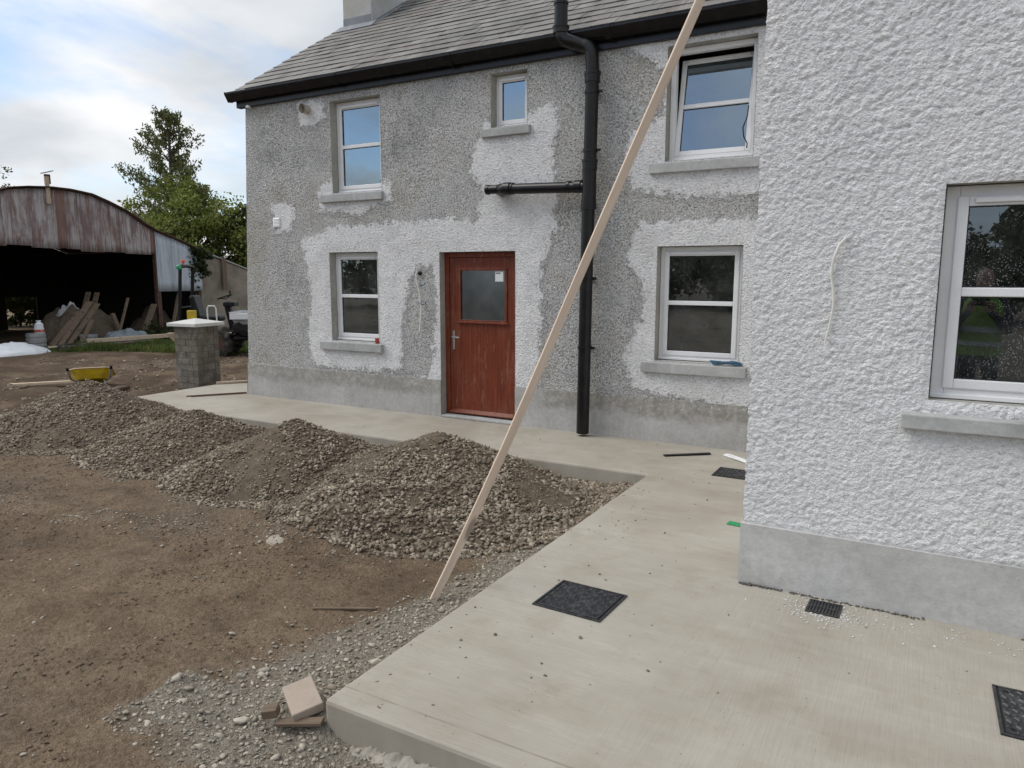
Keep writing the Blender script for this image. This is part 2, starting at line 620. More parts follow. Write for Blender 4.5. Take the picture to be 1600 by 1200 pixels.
def mat_dirt():
    t = NT('yard_dirt')
    p = t.pos()
    big = t.noise(p, 0.45, 7, 0.62, 0.3)
    col = t.ramp(big, [(0.3, (0.140, 0.103, 0.070)), (0.5, (0.215, 0.159, 0.108)), (0.7, (0.180, 0.143, 0.105))])
    mid = t.noise(p, 3.7, 8, 0.72)
    col = t.mix(1.0, col, t.ramp(mid, [(0.3, 0.66), (0.5, 1.0), (0.7, 1.22)]), 'MULTIPLY')
    fin = t.noise(p, 42.0, 6, 0.75)
    col = t.mix(1.0, col, t.ramp(fin, [(0.3, 0.7), (0.5, 1.0), (0.7, 1.25)]), 'MULTIPLY')
    a = t.n('ShaderNodeAttribute', attribute_name='grit')
    g = t.math('ADD', a.outputs['Fac'], t.math('MULTIPLY', t.math('SUBTRACT', t.noise(p, 6.0, 6, 0.7), 0.5), 0.7))
    gfac = t.ramp(g, [(0.35, 0.0), (0.65, 1.0)])
    gcol = t.mix(t.ramp(t.noise(p, 60.0, 5, 0.7), [(0.35, 0.0), (0.65, 1.0)]), (0.170, 0.148, 0.116), (0.34, 0.31, 0.26))
    col = t.mix(gfac, col, gcol)
    # flecks of crushed stone trodden into the mud
    fl = t.voro(p, 38.0)
    flm = t.math('MULTIPLY', t.ramp(fl, [(0.14, 1.0), (0.20, 0.0)]), t.ramp(t.noise(p, 1.3, 6, 0.7), [(0.50, 0.0), (0.62, 0.8)]))
    col = t.mix(flm, col, (0.33, 0.31, 0.275))
    crust = t.noise(t.mapping(p, (1, 1.4, 1), rot=(0, 0, R(-22))), 24.0, 4, 0.75)
    col = t.mix(t.ramp(crust, [(0.36, 0.6), (0.45, 0.0)]), col, (0.105, 0.074, 0.048))  # crevice shade put into the colour: darkens the hollows of the bump noise
    wet = t.n('ShaderNodeAttribute', attribute_name='mud')
    wm = t.math('MULTIPLY', wet.outputs['Fac'], t.ramp(t.noise(p, 1.1, 7, 0.7), [(0.40, 0.15), (0.56, 1.0)]))
    col = t.mix(wm, col, (0.075, 0.052, 0.036))
    h = t.math('ADD', t.math('MULTIPLY', crust, 1.3), t.math('MULTIPLY', fin, 0.4))
    h = t.math('ADD', h, t.math('MULTIPLY', flm, 0.4))
    t.bsdf(col, 0.95, t.bump(h, 1.0, 0.035), spec=0.15)
    return t.m


def mat_stone(name, c0, c1, dust=(0.16, 0.13, 0.10)):
    t = NT(name)
    g = t.n('ShaderNodeNewGeometry')
    rp = g.outputs['Random Per Island']
    col = t.ramp(rp, [(0.0, c0), (0.65, tuple((a + b) / 2 for a, b in zip(c0, c1))), (1.0, c1)])
    nz = t.noise(t.pos(), 70.0, 4, 0.65)
    col = t.mix(1.0, col, t.ramp(nz, [(0.3, 0.78), (0.7, 1.15)]), 'MULTIPLY')
    pd = t.noise(t.pos(), 2.6, 5, 0.65)
    col = t.mix(t.ramp(pd, [(0.45, 0.0), (0.70, 0.65)]), col, dust)
    t.bsdf(col, 0.9, t.bump(nz, 0.3, 0.004), spec=0.2)
    return t.m


def mat_slate():
    t = NT('natural_slate')
    p = t.pos()
    g = t.n('ShaderNodeNewGeometry')
    oi = t.n('ShaderNodeObjectInfo')
    r = t.math('FRACT', t.math('ADD', g.outputs['Random Per Island'], t.math('MULTIPLY', oi.outputs['Random'], 7.31)))
    col = t.ramp(r, [(0.0, (0.125, 0.122, 0.118)), (0.35, (0.165, 0.162, 0.153)), (0.7, (0.15, 0.143, 0.135)), (1.0, (0.20, 0.196, 0.185))])
    st = t.noise(t.mapping(p, (1.4, 0.55, 0.55), rot=(0, 0, R(28))), 2.0, 6, 0.65)
    col = t.mix(t.ramp(st, [(0.38, 0.65), (0.50, 0.0)]), col, (0.075, 0.068, 0.065))
    st2 = t.noise(t.mapping(p, (1.4, 0.6, 0.6), rot=(0, 0, R(30)), loc=(5, 5, 0)), 2.6, 6, 0.65)
    col = t.mix(t.ramp(st2, [(0.54, 0.0), (0.70, 0.65)]), col, (0.27, 0.265, 0.25))
    br = t.noise(p, 1.7, 5, 0.6)
    col = t.mix(t.ramp(br, [(0.55, 0.0), (0.72, 0.4)]), col, (0.19, 0.145, 0.115))
    fine = t.noise(p, 45.0, 4, 0.65)
    col = t.mix(1.0, col, t.ramp(fine, [(0.3, 0.85), (0.7, 1.12)]), 'MULTIPLY')
    t.bsdf(col, 0.62, t.bump(fine, 0.25, 0.003), spec=0.4)
    return t.m


def mat_wood(name, c0, c1, axis='z', rough=0.75, dust=None, knots=True, gscale=1.0):
    t = NT(name)
    o = t.obj()
    k = 22.0 * gscale
    sc = {'x': (0.9, k, k), 'y': (k, 0.9, k), 'z': (k, k, 0.9)}[axis]
    g = t.noise(t.mapping(o, sc), 1.6, 6, 0.62, 0.6)
    col = t.ramp(g, [(0.3, c0), (0.7, c1)])
    oi = t.n('ShaderNodeObjectInfo')
    col = t.mix(1.0, col, t.ramp(oi.outputs['Random'], [(0.0, 0.85), (1.0, 1.12)]), 'MULTIPLY')
    if knots:
        kn = t.voro(t.mapping(o, {'x': (2.2, 9, 9), 'y': (9, 2.2, 9), 'z': (9, 9, 2.2)}[axis]), 1.0)
        col = t.mix(t.ramp(kn, [(0.13, 0.85), (0.22, 0.0)]), col, tuple(c * 0.40 for c in c0))
    if dust:
        d = t.noise(o, 3.0, 7, 0.7)
        col = t.mix(t.ramp(d, [(0.5, 0.0), (0.75, 0.4)]), col, dust)
        d2 = t.noise(t.mapping(o, (14, 14, 2.0)), 1.5, 6, 0.75)
        col = t.mix(t.ramp(d2, [(0.58, 0.0), (0.70, 0.5)]), col, tuple(min(1, c * 1.5) for c in dust))
    t.bsdf(col, rough, t.bump(g, 0.25, 0.003), spec=0.35)
    return t.m


def mat_tin(name, pale=False, rusty=False):
    t = NT(name)
    p = t.pos()
    oi = t.n('ShaderNodeObjectInfo')
    q = t.n('ShaderNodeCombineXYZ')
    t.l(t.math('MULTIPLY', oi.outputs['Random'], 40.0), q.inputs[0])
    add = t.n('ShaderNodeVectorMath', operation='ADD')
    t.l(p, add.inputs[0])
    t.l(q.outputs[0], add.inputs[1])
    v = add.outputs[0]
    st = t.noise(t.mapping(v, (1, 7, 0.45)), 1.3, 7, 0.72)
    if pale:
        col = t.ramp(st, [(0.3, (0.30, 0.33, 0.37)), (0.5, (0.46, 0.50, 0.55)), (0.7, (0.55, 0.58, 0.62))])
        rs = t.noise(t.mapping(v, (1, 14, 0.8)), 1.7, 6, 0.7)
        col = t.mix(t.ramp(rs, [(0.60, 0.0), (0.75, 0.6)]), col, (0.16, 0.13, 0.12))
    else:
        col = t.ramp(st, [(0.30, (0.13, 0.080, 0.072)), (0.40, (0.25, 0.195, 0.19)), (0.50, (0.40, 0.375, 0.375)), (0.70, (0.50, 0.485, 0.49))])
        tint = t.ramp(oi.outputs['Random'], [(0.0, 0.0), (0.5, 0.10), (0.82, 0.25), (0.90, 0.8), (1.0, 0.85)])
        col = t.mix(tint, col, (0.155, 0.075, 0.055))
        if rusty:
            col = t.mix(0.75, col, (0.15, 0.065, 0.040))
        blot = t.noise(t.mapping(v, (1, 2.5, 0.8)), 1.6, 6, 0.7)
        col = t.mix(t.ramp(blot, [(0.46, 0.0), (0.62, 0.75)]), col, (0.155, 0.095, 0.090))
        rs = t.noise(t.mapping(v, (1, 5, 0.9)), 1.9, 7, 0.72)
        col = t.mix(t.ramp(rs, [(0.54, 0.0), (0.68, 0.75)]), col, (0.20, 0.085, 0.035))
    fine = t.noise(v, 30.0, 4)
    t.bsdf(col, 0.7, t.bump(fine, 0.2, 0.004), spec=0.3)
    return t.m


def mat_glass(name, refl=0.34, dirt=0.05, drops=0.0, rgh=0.012):
    t = NT(name)
    p = t.pos()
    lw = t.n('ShaderNodeLayerWeight')
    lw.inputs['Blend'].default_value = 0.35
    fac = t.math('ADD', t.math('MULTIPLY', lw.outputs['Fresnel'], 0.9), refl, clamp=True)
    tr = t.n('ShaderNodeBsdfTransparent')
    tr.inputs['Color'].default_value = (0.72, 0.77, 0.78, 1)
    gl = t.n('ShaderNodeBsdfGlossy')
    gl.inputs['Color'].default_value = (0.72, 0.88, 1.0, 1)
    gl.inputs['Roughness'].default_value = rgh
    wob = t.bump(t.noise(p, 1.6, 2), 0.05, 0.02)
    t.l(wob, gl.inputs['Normal'])
    mx = t.n('ShaderNodeMixShader')
    t.l(fac, mx.inputs[0])
    t.l(tr.outputs[0], mx.inputs[1])
    t.l(gl.outputs[0], mx.inputs[2])
    df = t.n('ShaderNodeBsdfDiffuse')
    df.inputs['Color'].default_value = (0.45, 0.46, 0.46, 1)
    d = t.math('MULTIPLY', t.ramp(t.noise(p, 4.0, 7, 0.7), [(0.4, 0.15), (0.75, 1.0)]), dirt)
    if drops > 0:
        v = t.ramp(t.voro(p, 105.0), [(0.22, 1.0), (0.30, 0.0)])
        m2 = t.ramp(t.noise(p, 5.0, 4), [(0.42, 0.0), (0.62, 1.0)])
        d = t.math('ADD', d, t.math('MULTIPLY', t.math('MULTIPLY', v, m2), drops), clamp=True)
    m2 = t.n('ShaderNodeMixShader')
    t.l(d, m2.inputs[0])
    t.l(mx.outputs[0], m2.inputs[1])
    t.l(df.outputs[0], m2.inputs[2])
    t.l(m2.outputs[0], t.out.inputs['Surface'])
    return t.m


def mat_leaf(name, c0, c1, c2=None):
    t = NT(name)
    g = t.n('ShaderNodeNewGeometry')
    r = g.outputs['Random Per Island']
    st = [(0.0, c0), (0.7, c1)]
    st.append((1.0, c2 or c1))
    col = t.ramp(r, st)
    cl = t.noise(t.pos(), 0.9, 3)
    col = t.mix(1.0, col, t.ramp(cl, [(0.3, 0.7), (0.7, 1.3)]), 'MULTIPLY')
    b = t.bsdf(col, 0.6, spec=0.3)
    tl = t.n('ShaderNodeBsdfTranslucent')
    t.l(col, tl.inputs['Color'])
    mx = t.n('ShaderNodeMixShader')
    mx.inputs[0].default_value = 0.35
    t.l(b.outputs[0], mx.inputs[1])
    t.l(tl.outputs[0], mx.inputs[2])
    t.l(mx.outputs[0], t.out.inputs['Surface'])
    return t.m


M['dash'] = mat_dash('pebbledash')
M['roughcast'] = mat_roughcast()
M['plinth'] = mat_plinth('plinth_render', (0.34, 0.335, 0.32), (0.47, 0.465, 0.455))
M['plinth_w'] = mat_plinth('wing_plinth_render', (0.41, 0.405, 0.39), (0.55, 0.548, 0.54), stained=False)
M['reveal'] = mat_plinth('reveal_render', (0.33, 0.32, 0.29), (0.45, 0.435, 0.395), stained=False)
M['sill'] = mat_plinth('sill_concrete', (0.30, 0.305, 0.30), (0.50, 0.505, 0.50), stained=False)
SLY = 2.07
M['concrete'] = mat_concrete()
M['dirt'] = mat_dirt()
M['gravel'] = mat_stone('crushed_gravel', (0.125, 0.102, 0.074), (0.44, 0.38, 0.30), (0.110, 0.080, 0.053))
M['gravel_grey'] = mat_stone('grey_gravel', (0.235, 0.208, 0.168), (0.48, 0.44, 0.37), (0.25, 0.215, 0.165))
M['mound'] = simple('gravel_fines', (0.100, 0.077, 0.054), 0.95, 0.35, 14.0, bump=1.0, bscale=55)
M['slate'] = mat_slate()
M['upvc'] = simple('white_upvc', (0.78, 0.79, 0.80), 0.32, 0.03, 5.0, spec=0.5, dirt=(0.62, 0.62, 0.60), dirt_amt=0.3)
M['gasket'] = simple('rubber_gasket', (0.02, 0.02, 0.021), 0.6, 0.1)
M['blackpvc'] = simple('black_upvc', (0.006, 0.006, 0.007), 0.28, 0.2, 12.0, spec=0.35, dirt=(0.03, 0.03, 0.03), dirt_amt=0.3)
M['blackcover'] = simple('black_plastic_cover', (0.020, 0.021, 0.024), 0.40, 0.25, 60.0, spec=0.5, dirt=(0.20, 0.195, 0.185), dirt_amt=0.28)
M['glass'] = mat_glass('window_glass', 0.30, 0.04)
M['glass_wet'] = mat_glass('spattered_glass', 0.20, 0.08, 0.40)
M['glass_door'] = mat_glass('obscure_glass', 0.15, 0.12, 0.0, 0.16)
M['glass_wing'] = mat_glass('droplet_glass', 0.13, 0.08, 0.55)
M['door'] = mat_wood('mahogany_stain', (0.105, 0.020, 0.008), (0.215, 0.045, 0.017), 'z', 0.42, (0.25, 0.12, 0.08), knots=False)
M['steel'] = simple('satin_steel', (0.46, 0.46, 0.45), 0.38, 0.1, metal=0.9)
M['paper'] = simple('white_paper', (0.75, 0.76, 0.76), 0.8, 0.03)
M['ink'] = simple('black_ink', (0.03, 0.03, 0.03), 0.8, 0.1)  # also stands for the shade in cover gaps and under the grating
M['pine'] = mat_wood('pine_batten', (0.56, 0.435, 0.335), (0.72, 0.59, 0.475), 'z', 0.7)
M['oldwood'] = mat_wood('weathered_timber', (0.11, 0.08, 0.056), (0.22, 0.165, 0.118), 'x', 0.85)
M['palewood'] = mat_wood('pale_timber', (0.40, 0.31, 0.22), (0.56, 0.45, 0.34), 'x', 0.8)
M['plaster'] = simple('room_plaster', (0.30, 0.295, 0.285), 0.9, 0.15, 2.0)
M['roomfloor'] = simple('room_floor', (0.20, 0.19, 0.17), 0.9, 0.2, 2.0)
M['lead'] = simple('lead_flashing', (0.17, 0.185, 0.21), 0.5, 0.2, 4.0, spec=0.4, dirt=(0.33, 0.34, 0.35), dirt_amt=0.6)
M['chimney'] = simple('chimney_render', (0.40, 0.41, 0.40), 0.9, 0.18, 2.5, bump=0.4, bscale=90, dirt=(0.40, 0.36, 0.28), dirt_amt=0.6)
M['block'] = simple('concrete_block', (0.235, 0.218, 0.19), 0.95, 0.4, 5.0, bump=0.7, bscale=80, dirt=(0.12, 0.10, 0.08), dirt_amt=0.7)
t_ = NT('aged_block')
oi_ = t_.n('ShaderNodeObjectInfo')
nz_ = t_.noise(t_.pos(), 9.0, 4, 0.7)
cb_ = t_.ramp(oi_.outputs['Random'], [(0.0, (0.135, 0.122, 0.104)), (0.4, (0.21, 0.19, 0.162)), (0.75, (0.185, 0.165, 0.135)), (1.0, (0.265, 0.25, 0.22))])
cb_ = t_.mix(t_.ramp(nz_, [(0.42, 0.0), (0.62, 0.75)]), cb_, (0.125, 0.105, 0.085))
cb_ = t_.mix(t_.ramp(t_.noise(t_.pos(), 5.0, 4, 0.7), [(0.52, 0.0), (0.68, 0.6)]), cb_, (0.30, 0.295, 0.28))
t_.bsdf(cb_, 0.95, t_.bump(t_.noise(t_.pos(), 60.0, 4, 0.7), 0.9, 0.012), spec=0.15)
M['block'] = t_.m
M['mortar'] = simple('mortar', (0.15, 0.145, 0.13), 0.95, 0.2, 20.0)
M['cap'] = simple('cast_cap', (0.54, 0.545, 0.53), 0.8, 0.06, 6.0)
M['tin'] = mat_tin('rusty_corrugated_tin')
M['tin_rust'] = mat_tin('red_rusted_tin', False, True)
M['tin_pale'] = mat_tin('pale_corrugated_tin', True)
M['tin_in'] = simple('barn_inside_tin', (0.018, 0.014, 0.012), 0.95, 0.3, 1.0)  # near-black colour carries the shade of the barn's inside
M['rust'] = simple('rusty_iron', (0.090, 0.050, 0.038), 0.85, 0.35, 7.0, bump=0.4)
M['shed'] = simple('lime_rubble_render', (0.26, 0.225, 0.18), 0.95, 0.25, 2.2, bump=0.9, bscale=22, dirt=(0.14, 0.115, 0.09), dirt_amt=0.6)
M['yellow'] = simple('yellow_paint', (0.62, 0.44, 0.02), 0.45, 0.2, 7.0, spec=0.45, dirt=(0.35, 0.28, 0.13), dirt_amt=0.5)
M['black'] = simple('black_paint', (0.007, 0.007, 0.008), 0.5, 0.3, 9.0, spec=0.25, dirt=(0.03, 0.027, 0.023), dirt_amt=0.4)
M['tyre'] = simple('tyre_rubber', (0.03, 0.028, 0.025), 0.9, 0.3, 9.0, dirt=(0.20, 0.17, 0.13), dirt_amt=0.8)
M['greypaint'] = simple('pale_grey_paint', (0.46, 0.47, 0.48), 0.5, 0.12, 5.0, dirt=(0.25, 0.23, 0.20), dirt_amt=0.5)
M['white'] = simple('white_plastic', (0.74, 0.75, 0.76), 0.45, 0.04, 4.0)
M['sheetwhite'] = simple('white_polythene', (0.72, 0.74, 0.77), 0.35, 0.06, 3.0)
M['tarp'] = simple('grey_tarpaulin', (0.15, 0.18, 0.195), 0.45, 0.3, 3.0)
M['orange'] = simple('orange_lens', (0.70, 0.10, 0.04), 0.35, 0.1)
M['green'] = simple('green_lens', (0.02, 0.30, 0.12), 0.4, 0.1)
M['greentape'] = simple('green_tape', (0.02, 0.27, 0.10), 0.6, 0.15)
M['cable'] = simple('white_cable', (0.70, 0.69, 0.65), 0.5, 0.05)
M['rope'] = simple('blue_rope', (0.05, 0.12, 0.18), 0.8, 0.3, 40.0)
M['red'] = simple('red_tin', (0.42, 0.06, 0.03), 0.5, 0.2, 20.0)
M['aluminium'] = simple('dull_aluminium', (0.34, 0.35, 0.35), 0.5, 0.2, 6.0, metal=0.5)
M['bark'] = simple('bark', (0.070, 0.055, 0.042), 0.95, 0.3, 12.0, bump=0.6)
M['leaf_a'] = mat_leaf('broad_leaf', (0.115, 0.150, 0.030), (0.20, 0.24, 0.055), (0.29, 0.29, 0.09))
M['leaf_c'] = mat_leaf('cypress_spray', (0.065, 0.085, 0.030), (0.125, 0.150, 0.050), (0.17, 0.135, 0.06))
M['leaf_d'] = mat_leaf('hedge_leaf', (0.050, 0.068, 0.020), (0.095, 0.115, 0.036), (0.15, 0.14, 0.06))
M['ivy'] = mat_leaf('ivy_leaf', (0.018, 0.035, 0.012), (0.045, 0.070, 0.020))
M['grass'] = mat_leaf('grass_blade', (0.055, 0.095, 0.018), (0.110, 0.150, 0.035), (0.20, 0.19, 0.08))
M['pinkblock'] = simple('pale_paving_block', (0.36, 0.30, 0.245), 0.9, 0.12, 9.0, bump=0.4, bscale=120, dirt=(0.30, 0.25, 0.20), dirt_amt=0.5)
M['spill'] = simple('concrete_spill', (0.27, 0.25, 0.215), 0.95, 0.25, 14.0, bump=1.0, bscale=60)
M['chip'] = simple('white_stone_chip', (0.60, 0.60, 0.58), 0.85, 0.15, 30.0)
M['hivis'] = simple('high_visibility_cloth', (0.17, 0.29, 0.03), 0.7, 0.1)
M['darkcloth'] = simple('dark_cloth', (0.03, 0.032, 0.04), 0.9, 0.2)
M['skin'] = simple('skin', (0.45, 0.27, 0.20), 0.6, 0.1)
M['hair'] = simple('dark_hair', (0.03, 0.022, 0.016), 0.7, 0.2)

# ------------------------------------------------------------------ dimensions (metres)
FY = 7.33                  # front of the old house
WY = 4.15                  # front of the wing
WX = -0.85                 # left corner of the wing
SLX, SLY, PTY, PTX = -2.08, 2.07, 6.05, -9.85
GZ = -0.14

# ------------------------------------------------------------------ ground
PILES = [  # cx, cy, height, rx, ry, seed
    (-8.95, 5.20, 0.58, 1.62, 1.28, 1),
    (-6.85, 5.10, 0.44, 1.42, 1.05, 2),
    (-5.20, 4.95, 0.52, 1.34, 1.05, 3),
    (-3.58, 5.00, 0.55, 1.55, 1.26, 4),
]


def grit_amount(x, y):
    d = SLX - x                                  # distance out from the slab edge
    w = 0.42 + 0.55 * np.clip((3.4 - y) / 1.3, 0, 1) + 0.15 * vnoise(x * 2, y * 2, 5)
    a = np.clip(1.15 - d / w, 0, 1) * (d > -0.1) * np.clip(1.0 - (y - 4.0) / 0.9, 0.12, 1)
    front = np.clip(1.1 - (SLY - y) / 0.55, 0, 1) * (y < SLY + .02) * (x < 0.5) * (x > SLX - 0.9)
    a = np.maximum(a * np.clip((y - 1.45) / 0.35, 0, 1), front)
    a = np.maximum(a, np.clip(1.0 - np.abs(y - 5.75) / 0.5, 0, 1) * (x > -9.5) * (x < SLX) * 0.3)
    for (cx, cy, H, rx, ry, s) in PILES:
        r = np.sqrt(((x - cx) / rx) ** 2 + ((y - cy) / ry) ** 2)
        a = np.maximum(a, np.clip(1.45 - r, 0, 0.4) * 0.9)
    a = np.maximum(a, 0.95 * np.clip(1.5 - np.hypot((x - SLX) / 0.75, (y - PTY) / 0.9), 0, 1))
    # tracked-in band of chippings across the yard
    band = np.abs((y - 3.25) - 0.25 * (x + 5.5))
    a = np.maximum(a, 0.36 * np.clip(1 - band / 0.55, 0, 1) * (x < -3.2) * (x > -8))
    return a


def ground_z(x, y):
    near = np.exp(-((x + 4) ** 2 + (y - 4) ** 2) / 300.0)
    z = GZ + 0.05 * (fbm(x * 0.7, y * 0.7, 1, 4) - 0.5) * near
    z = z + 0.035 * (fbm(x * 3.1, y * 3.1, 21, 4, 0.6) - 0.5) * near
    z = z + 0.034 * (fbm((x + .4 * y) * 8, (y - .4 * x) * 15, 31, 3, 0.62) - 0.5) * near
    # churned wheel ruts in front of the barn
    rut = np.clip((-x - 9.5) / 2.0, 0, 1) * np.clip((-(-x) + 0 + 17.5 + x * 0 - 0) / 1.0, 0, 1) if False else np.clip((-x - 9.8) / 1.5, 0, 1) * np.clip((x + 18.2) / 1.0, 0, 1)
    z = z + rut * 0.20 * (fbm(x * 1.5 + y * .6, y * 0.9, 41, 5, 0.62) - 0.5)
    # tyre tracks running from the gate past the heaps
    for off_, ph_ in ((0.0, 0.0), (0.62, 1.3), (1.9, 0.7), (2.45, 2.1)):
        u_ = y - (1.05 + off_) - 0.20 * (x + 6.0) - 0.03 * (x + 6.0) ** 2 - 0.12 * np.sin(x * 0.8 + ph_)
        tr_ = np.clip(1 - np.abs(u_) / 0.13, 0, 1)
        lug_ = 0.5 + 0.5 * np.sin((x + 1.4 * np.abs(u_)) * 2 * np.pi / 0.085)
        z = z - near * (x < -2.9) * (0.016 * np.sqrt(tr_) + 0.012 * tr_ * lug_ * (0.3 + vnoise(x * 2, y * 2, 71)))
        rim_ = np.exp(-((np.abs(u_) - 0.17) / 0.04) ** 2)
        z = z + near * (x < -2.9) * 0.014 * rim_ * (0.4 + vnoise(x * 7, y * 7, 72))
    # banked chippings against the slab
    d = SLX - x
    bank = np.clip(1 - d / 0.5, 0, 1) * np.clip(1 + d / 0.08, 0, 1) * np.clip((y - SLY + 0.08) / 0.12, 0, 1) * (y < PTY + 0.1)
    z = z + bank * 0.065
    # a low heap of fines in the middle
    z = z + 0.12 * np.exp(-(((x + 3.85) / 0.33) ** 2 + ((y - 3.95) / 0.25) ** 2))
    # shallow dip beside the slab nose
    z = z - 0.06 * np.exp(-(((x + 1.35) / 0.5) ** 2 + ((y - 1.6) / 0.3) ** 2))
    return z


def graded(lo, hi, a, b, fine, grow):
    mid = list(np.arange(a, b + 1e-6, fine))
    L, s, v = [], fine, a
    while v > lo:
        s *= grow
        v -= s
        L.append(v)
    Rr, s, v = [], fine, mid[-1]
    while v < hi:
        s *= grow
        v += s
        Rr.append(v)
    return np.array(L[::-1] + mid + Rr)


def make_ground():
    gx = graded(-500, 500, -7.0, -1.2, 0.027, 1.04)
    gy = graded(-500, 500, 1.0, 6.1, 0.027, 1.04)
    X, Y = np.meshgrid(gx, gy, indexing='ij')
    Z = ground_z(X, Y)
    under = ((X > SLX + 0.02) & (Y > SLY + 0.02) & (Y < 30)) | ((X > PTX + 0.03) & (Y > PTY + 0.03) & (Y < 30) & (X < 30))
    Z = np.where(under, np.minimum(Z, GZ - 0.05), Z)
    nx, ny = X.shape
    idx = np.arange(nx * ny).reshape(nx, ny)
    F = np.stack([idx[:-1, :-1], idx[1:, :-1], idx[1:, 1:], idx[:-1, 1:]], -1).reshape(-1, 4)
    V = np.stack([X, Y, Z], -1).reshape(-1, 3)
    me = mesh_np('ground', V, F, True)
    at = me.attributes.new('grit', 'FLOAT', 'POINT')
    at.data.foreach_set('value', grit_amount(X, Y).astype(np.float32).ravel())
    at = me.attributes.new('mud', 'FLOAT', 'POINT')
    mudv = np.clip((-X - 9.3) / 1.2, 0, 1) * np.clip((X + 19.5) / 1.5, 0, 1) * 0.8
    at.data.foreach_set('value', mudv.astype(np.float32).ravel())
    o = link('ground', me, M['dirt'])
    tag(o, 'brown churned dirt yard with trodden stone chippings', 'ground', kind='structure')


make_ground()

# concrete path: one L-shaped slab
mb = MB()
mb.prism([(PTX, PTY), (SLX, PTY), (SLX, SLY), (6.0, SLY), (6.0, FY + 0.02), (-8.60, FY + 0.02), (-8.60, 14.0), (PTX, 14.0)], 'z', -0.30, 0.0)
o = mb.build('concrete_path', M['concrete'], bevel=0.018)
tag(o, 'brushed concrete path round the house and forecourt before the wing', 'path', kind='structure')

# ------------------------------------------------------------------ rocks
_phi = (1 + 5 ** 0.5) / 2
ICO_V = np.array([(-1, _phi, 0), (1, _phi, 0), (-1, -_phi, 0), (1, -_phi, 0), (0, -1, _phi), (0, 1, _phi), (0, -1, -_phi), (0, 1, -_phi), (_phi, 0, -1), (_phi, 0, 1), (-_phi, 0, -1), (-_phi, 0, 1)]) / math.sqrt(1 + _phi ** 2)
ICO_F = np.array([(0, 11, 5), (0, 5, 1), (0, 1, 7), (0, 7, 10), (0, 10, 11), (1, 5, 9), (5, 11, 4), (11, 10, 2), (10, 7, 6), (7, 1, 8), (3, 9, 4), (3, 4, 2), (3, 2, 6), (3, 6, 8), (3, 8, 9), (4, 9, 5), (2, 4, 11), (6, 2, 10), (8, 6, 7), (9, 8, 1)])


def rock_base(rs):
    v = ICO_V * (1 + (rs.rand(12, 1) - 0.5) * 0.75)
    v = v + (rs.rand(12, 3) - 0.5) * 0.45
    # split faces: clip against a few random planes so the stone gets flat angular sides
    for _ in range(4):
        n_ = rs.normal(size=3)
        n_ /= np.linalg.norm(n_)
        d_ = 0.42 + 0.3 * rs.rand()
        ov = np.clip(v @ n_ - d_, 0, None)
        v = v - ov[:, None] * n_
    return v * np.array([1.15, 0.6 + 0.4 * rs.rand(), 0.34 + 0.32 * rs.rand()])


def rocks_mesh(name, pos, size, seed, flat=0.5):
    rs = np.random.RandomState(seed)
    n = len(pos)
    bases = np.stack([rock_base(rs) for _ in range(24)])
    pick = rs.randint(0, 24, n)
    V = bases[pick]
    ax = rs.normal(size=(n, 3))
    ax[:, 2] *= 1.0
    ax /= np.linalg.norm(ax, axis=1, keepdims=True)
    # tilt limited, spin free
    yawa = rs.rand(n) * 2 * np.pi
    til = rs.normal(size=n) * flat
    tdir = rs.rand(n) * 2 * np.pi
    c, s_ = np.cos(yawa), np.sin(yawa)
    x = V[..., 0] * c[:, None] - V[..., 1] * s_[:, None]
    y = V[..., 0] * s_[:, None] + V[..., 1] * c[:, None]
    z = V[..., 2]
    k = np.stack([np.cos(tdir), np.sin(tdir)], -1)
    along = x * k[:, :1] + y * k[:, 1:]
    px = x - along * k[:, :1]
    py = y - along * k[:, 1:]
    ct, st = np.cos(til)[:, None], np.sin(til)[:, None]
    a2 = along * ct - z * st
    z2 = along * st + z * ct
    W = np.stack([px + a2 * k[:, :1], py + a2 * k[:, 1:], z2], -1) * size[:, None, None] + pos[:, None, :]
    F = (ICO_F[None] + (np.arange(n) * 12)[:, None, None]).reshape(-1, 3)
    return mesh_np(name, W.reshape(-1, 3), F, False)


def pile_h(x, y, p):
    cx, cy, H, rx, ry, s = p
    dx, dy = (x - cx) / rx, (y - cy) / ry
    ang = np.arctan2(dy, dx)
    r = np.sqrt(dx * dx + dy * dy)
    r = r * (1 + 0.16 * (fbm(np.cos(ang) * 1.7 + s * 9, np.sin(ang) * 1.7 + 3, s, 3) - 0.5) * 2)
    f = np.clip(1 - r, 0, 1)
    h = H * (1.12 * f / (0.14 + f) * (0.35 * f + 0.65) * f ** 0.55 * 1.08)
    h = np.minimum(h, H * (1.06 - 0.55 * r * r * 0.25))
    h = h + 0.13 * np.sqrt(f) * (1 - 0.6 * f) * (fbm(x * 3.2, y * 3.2, s + 60, 4) - 0.45)
    return h


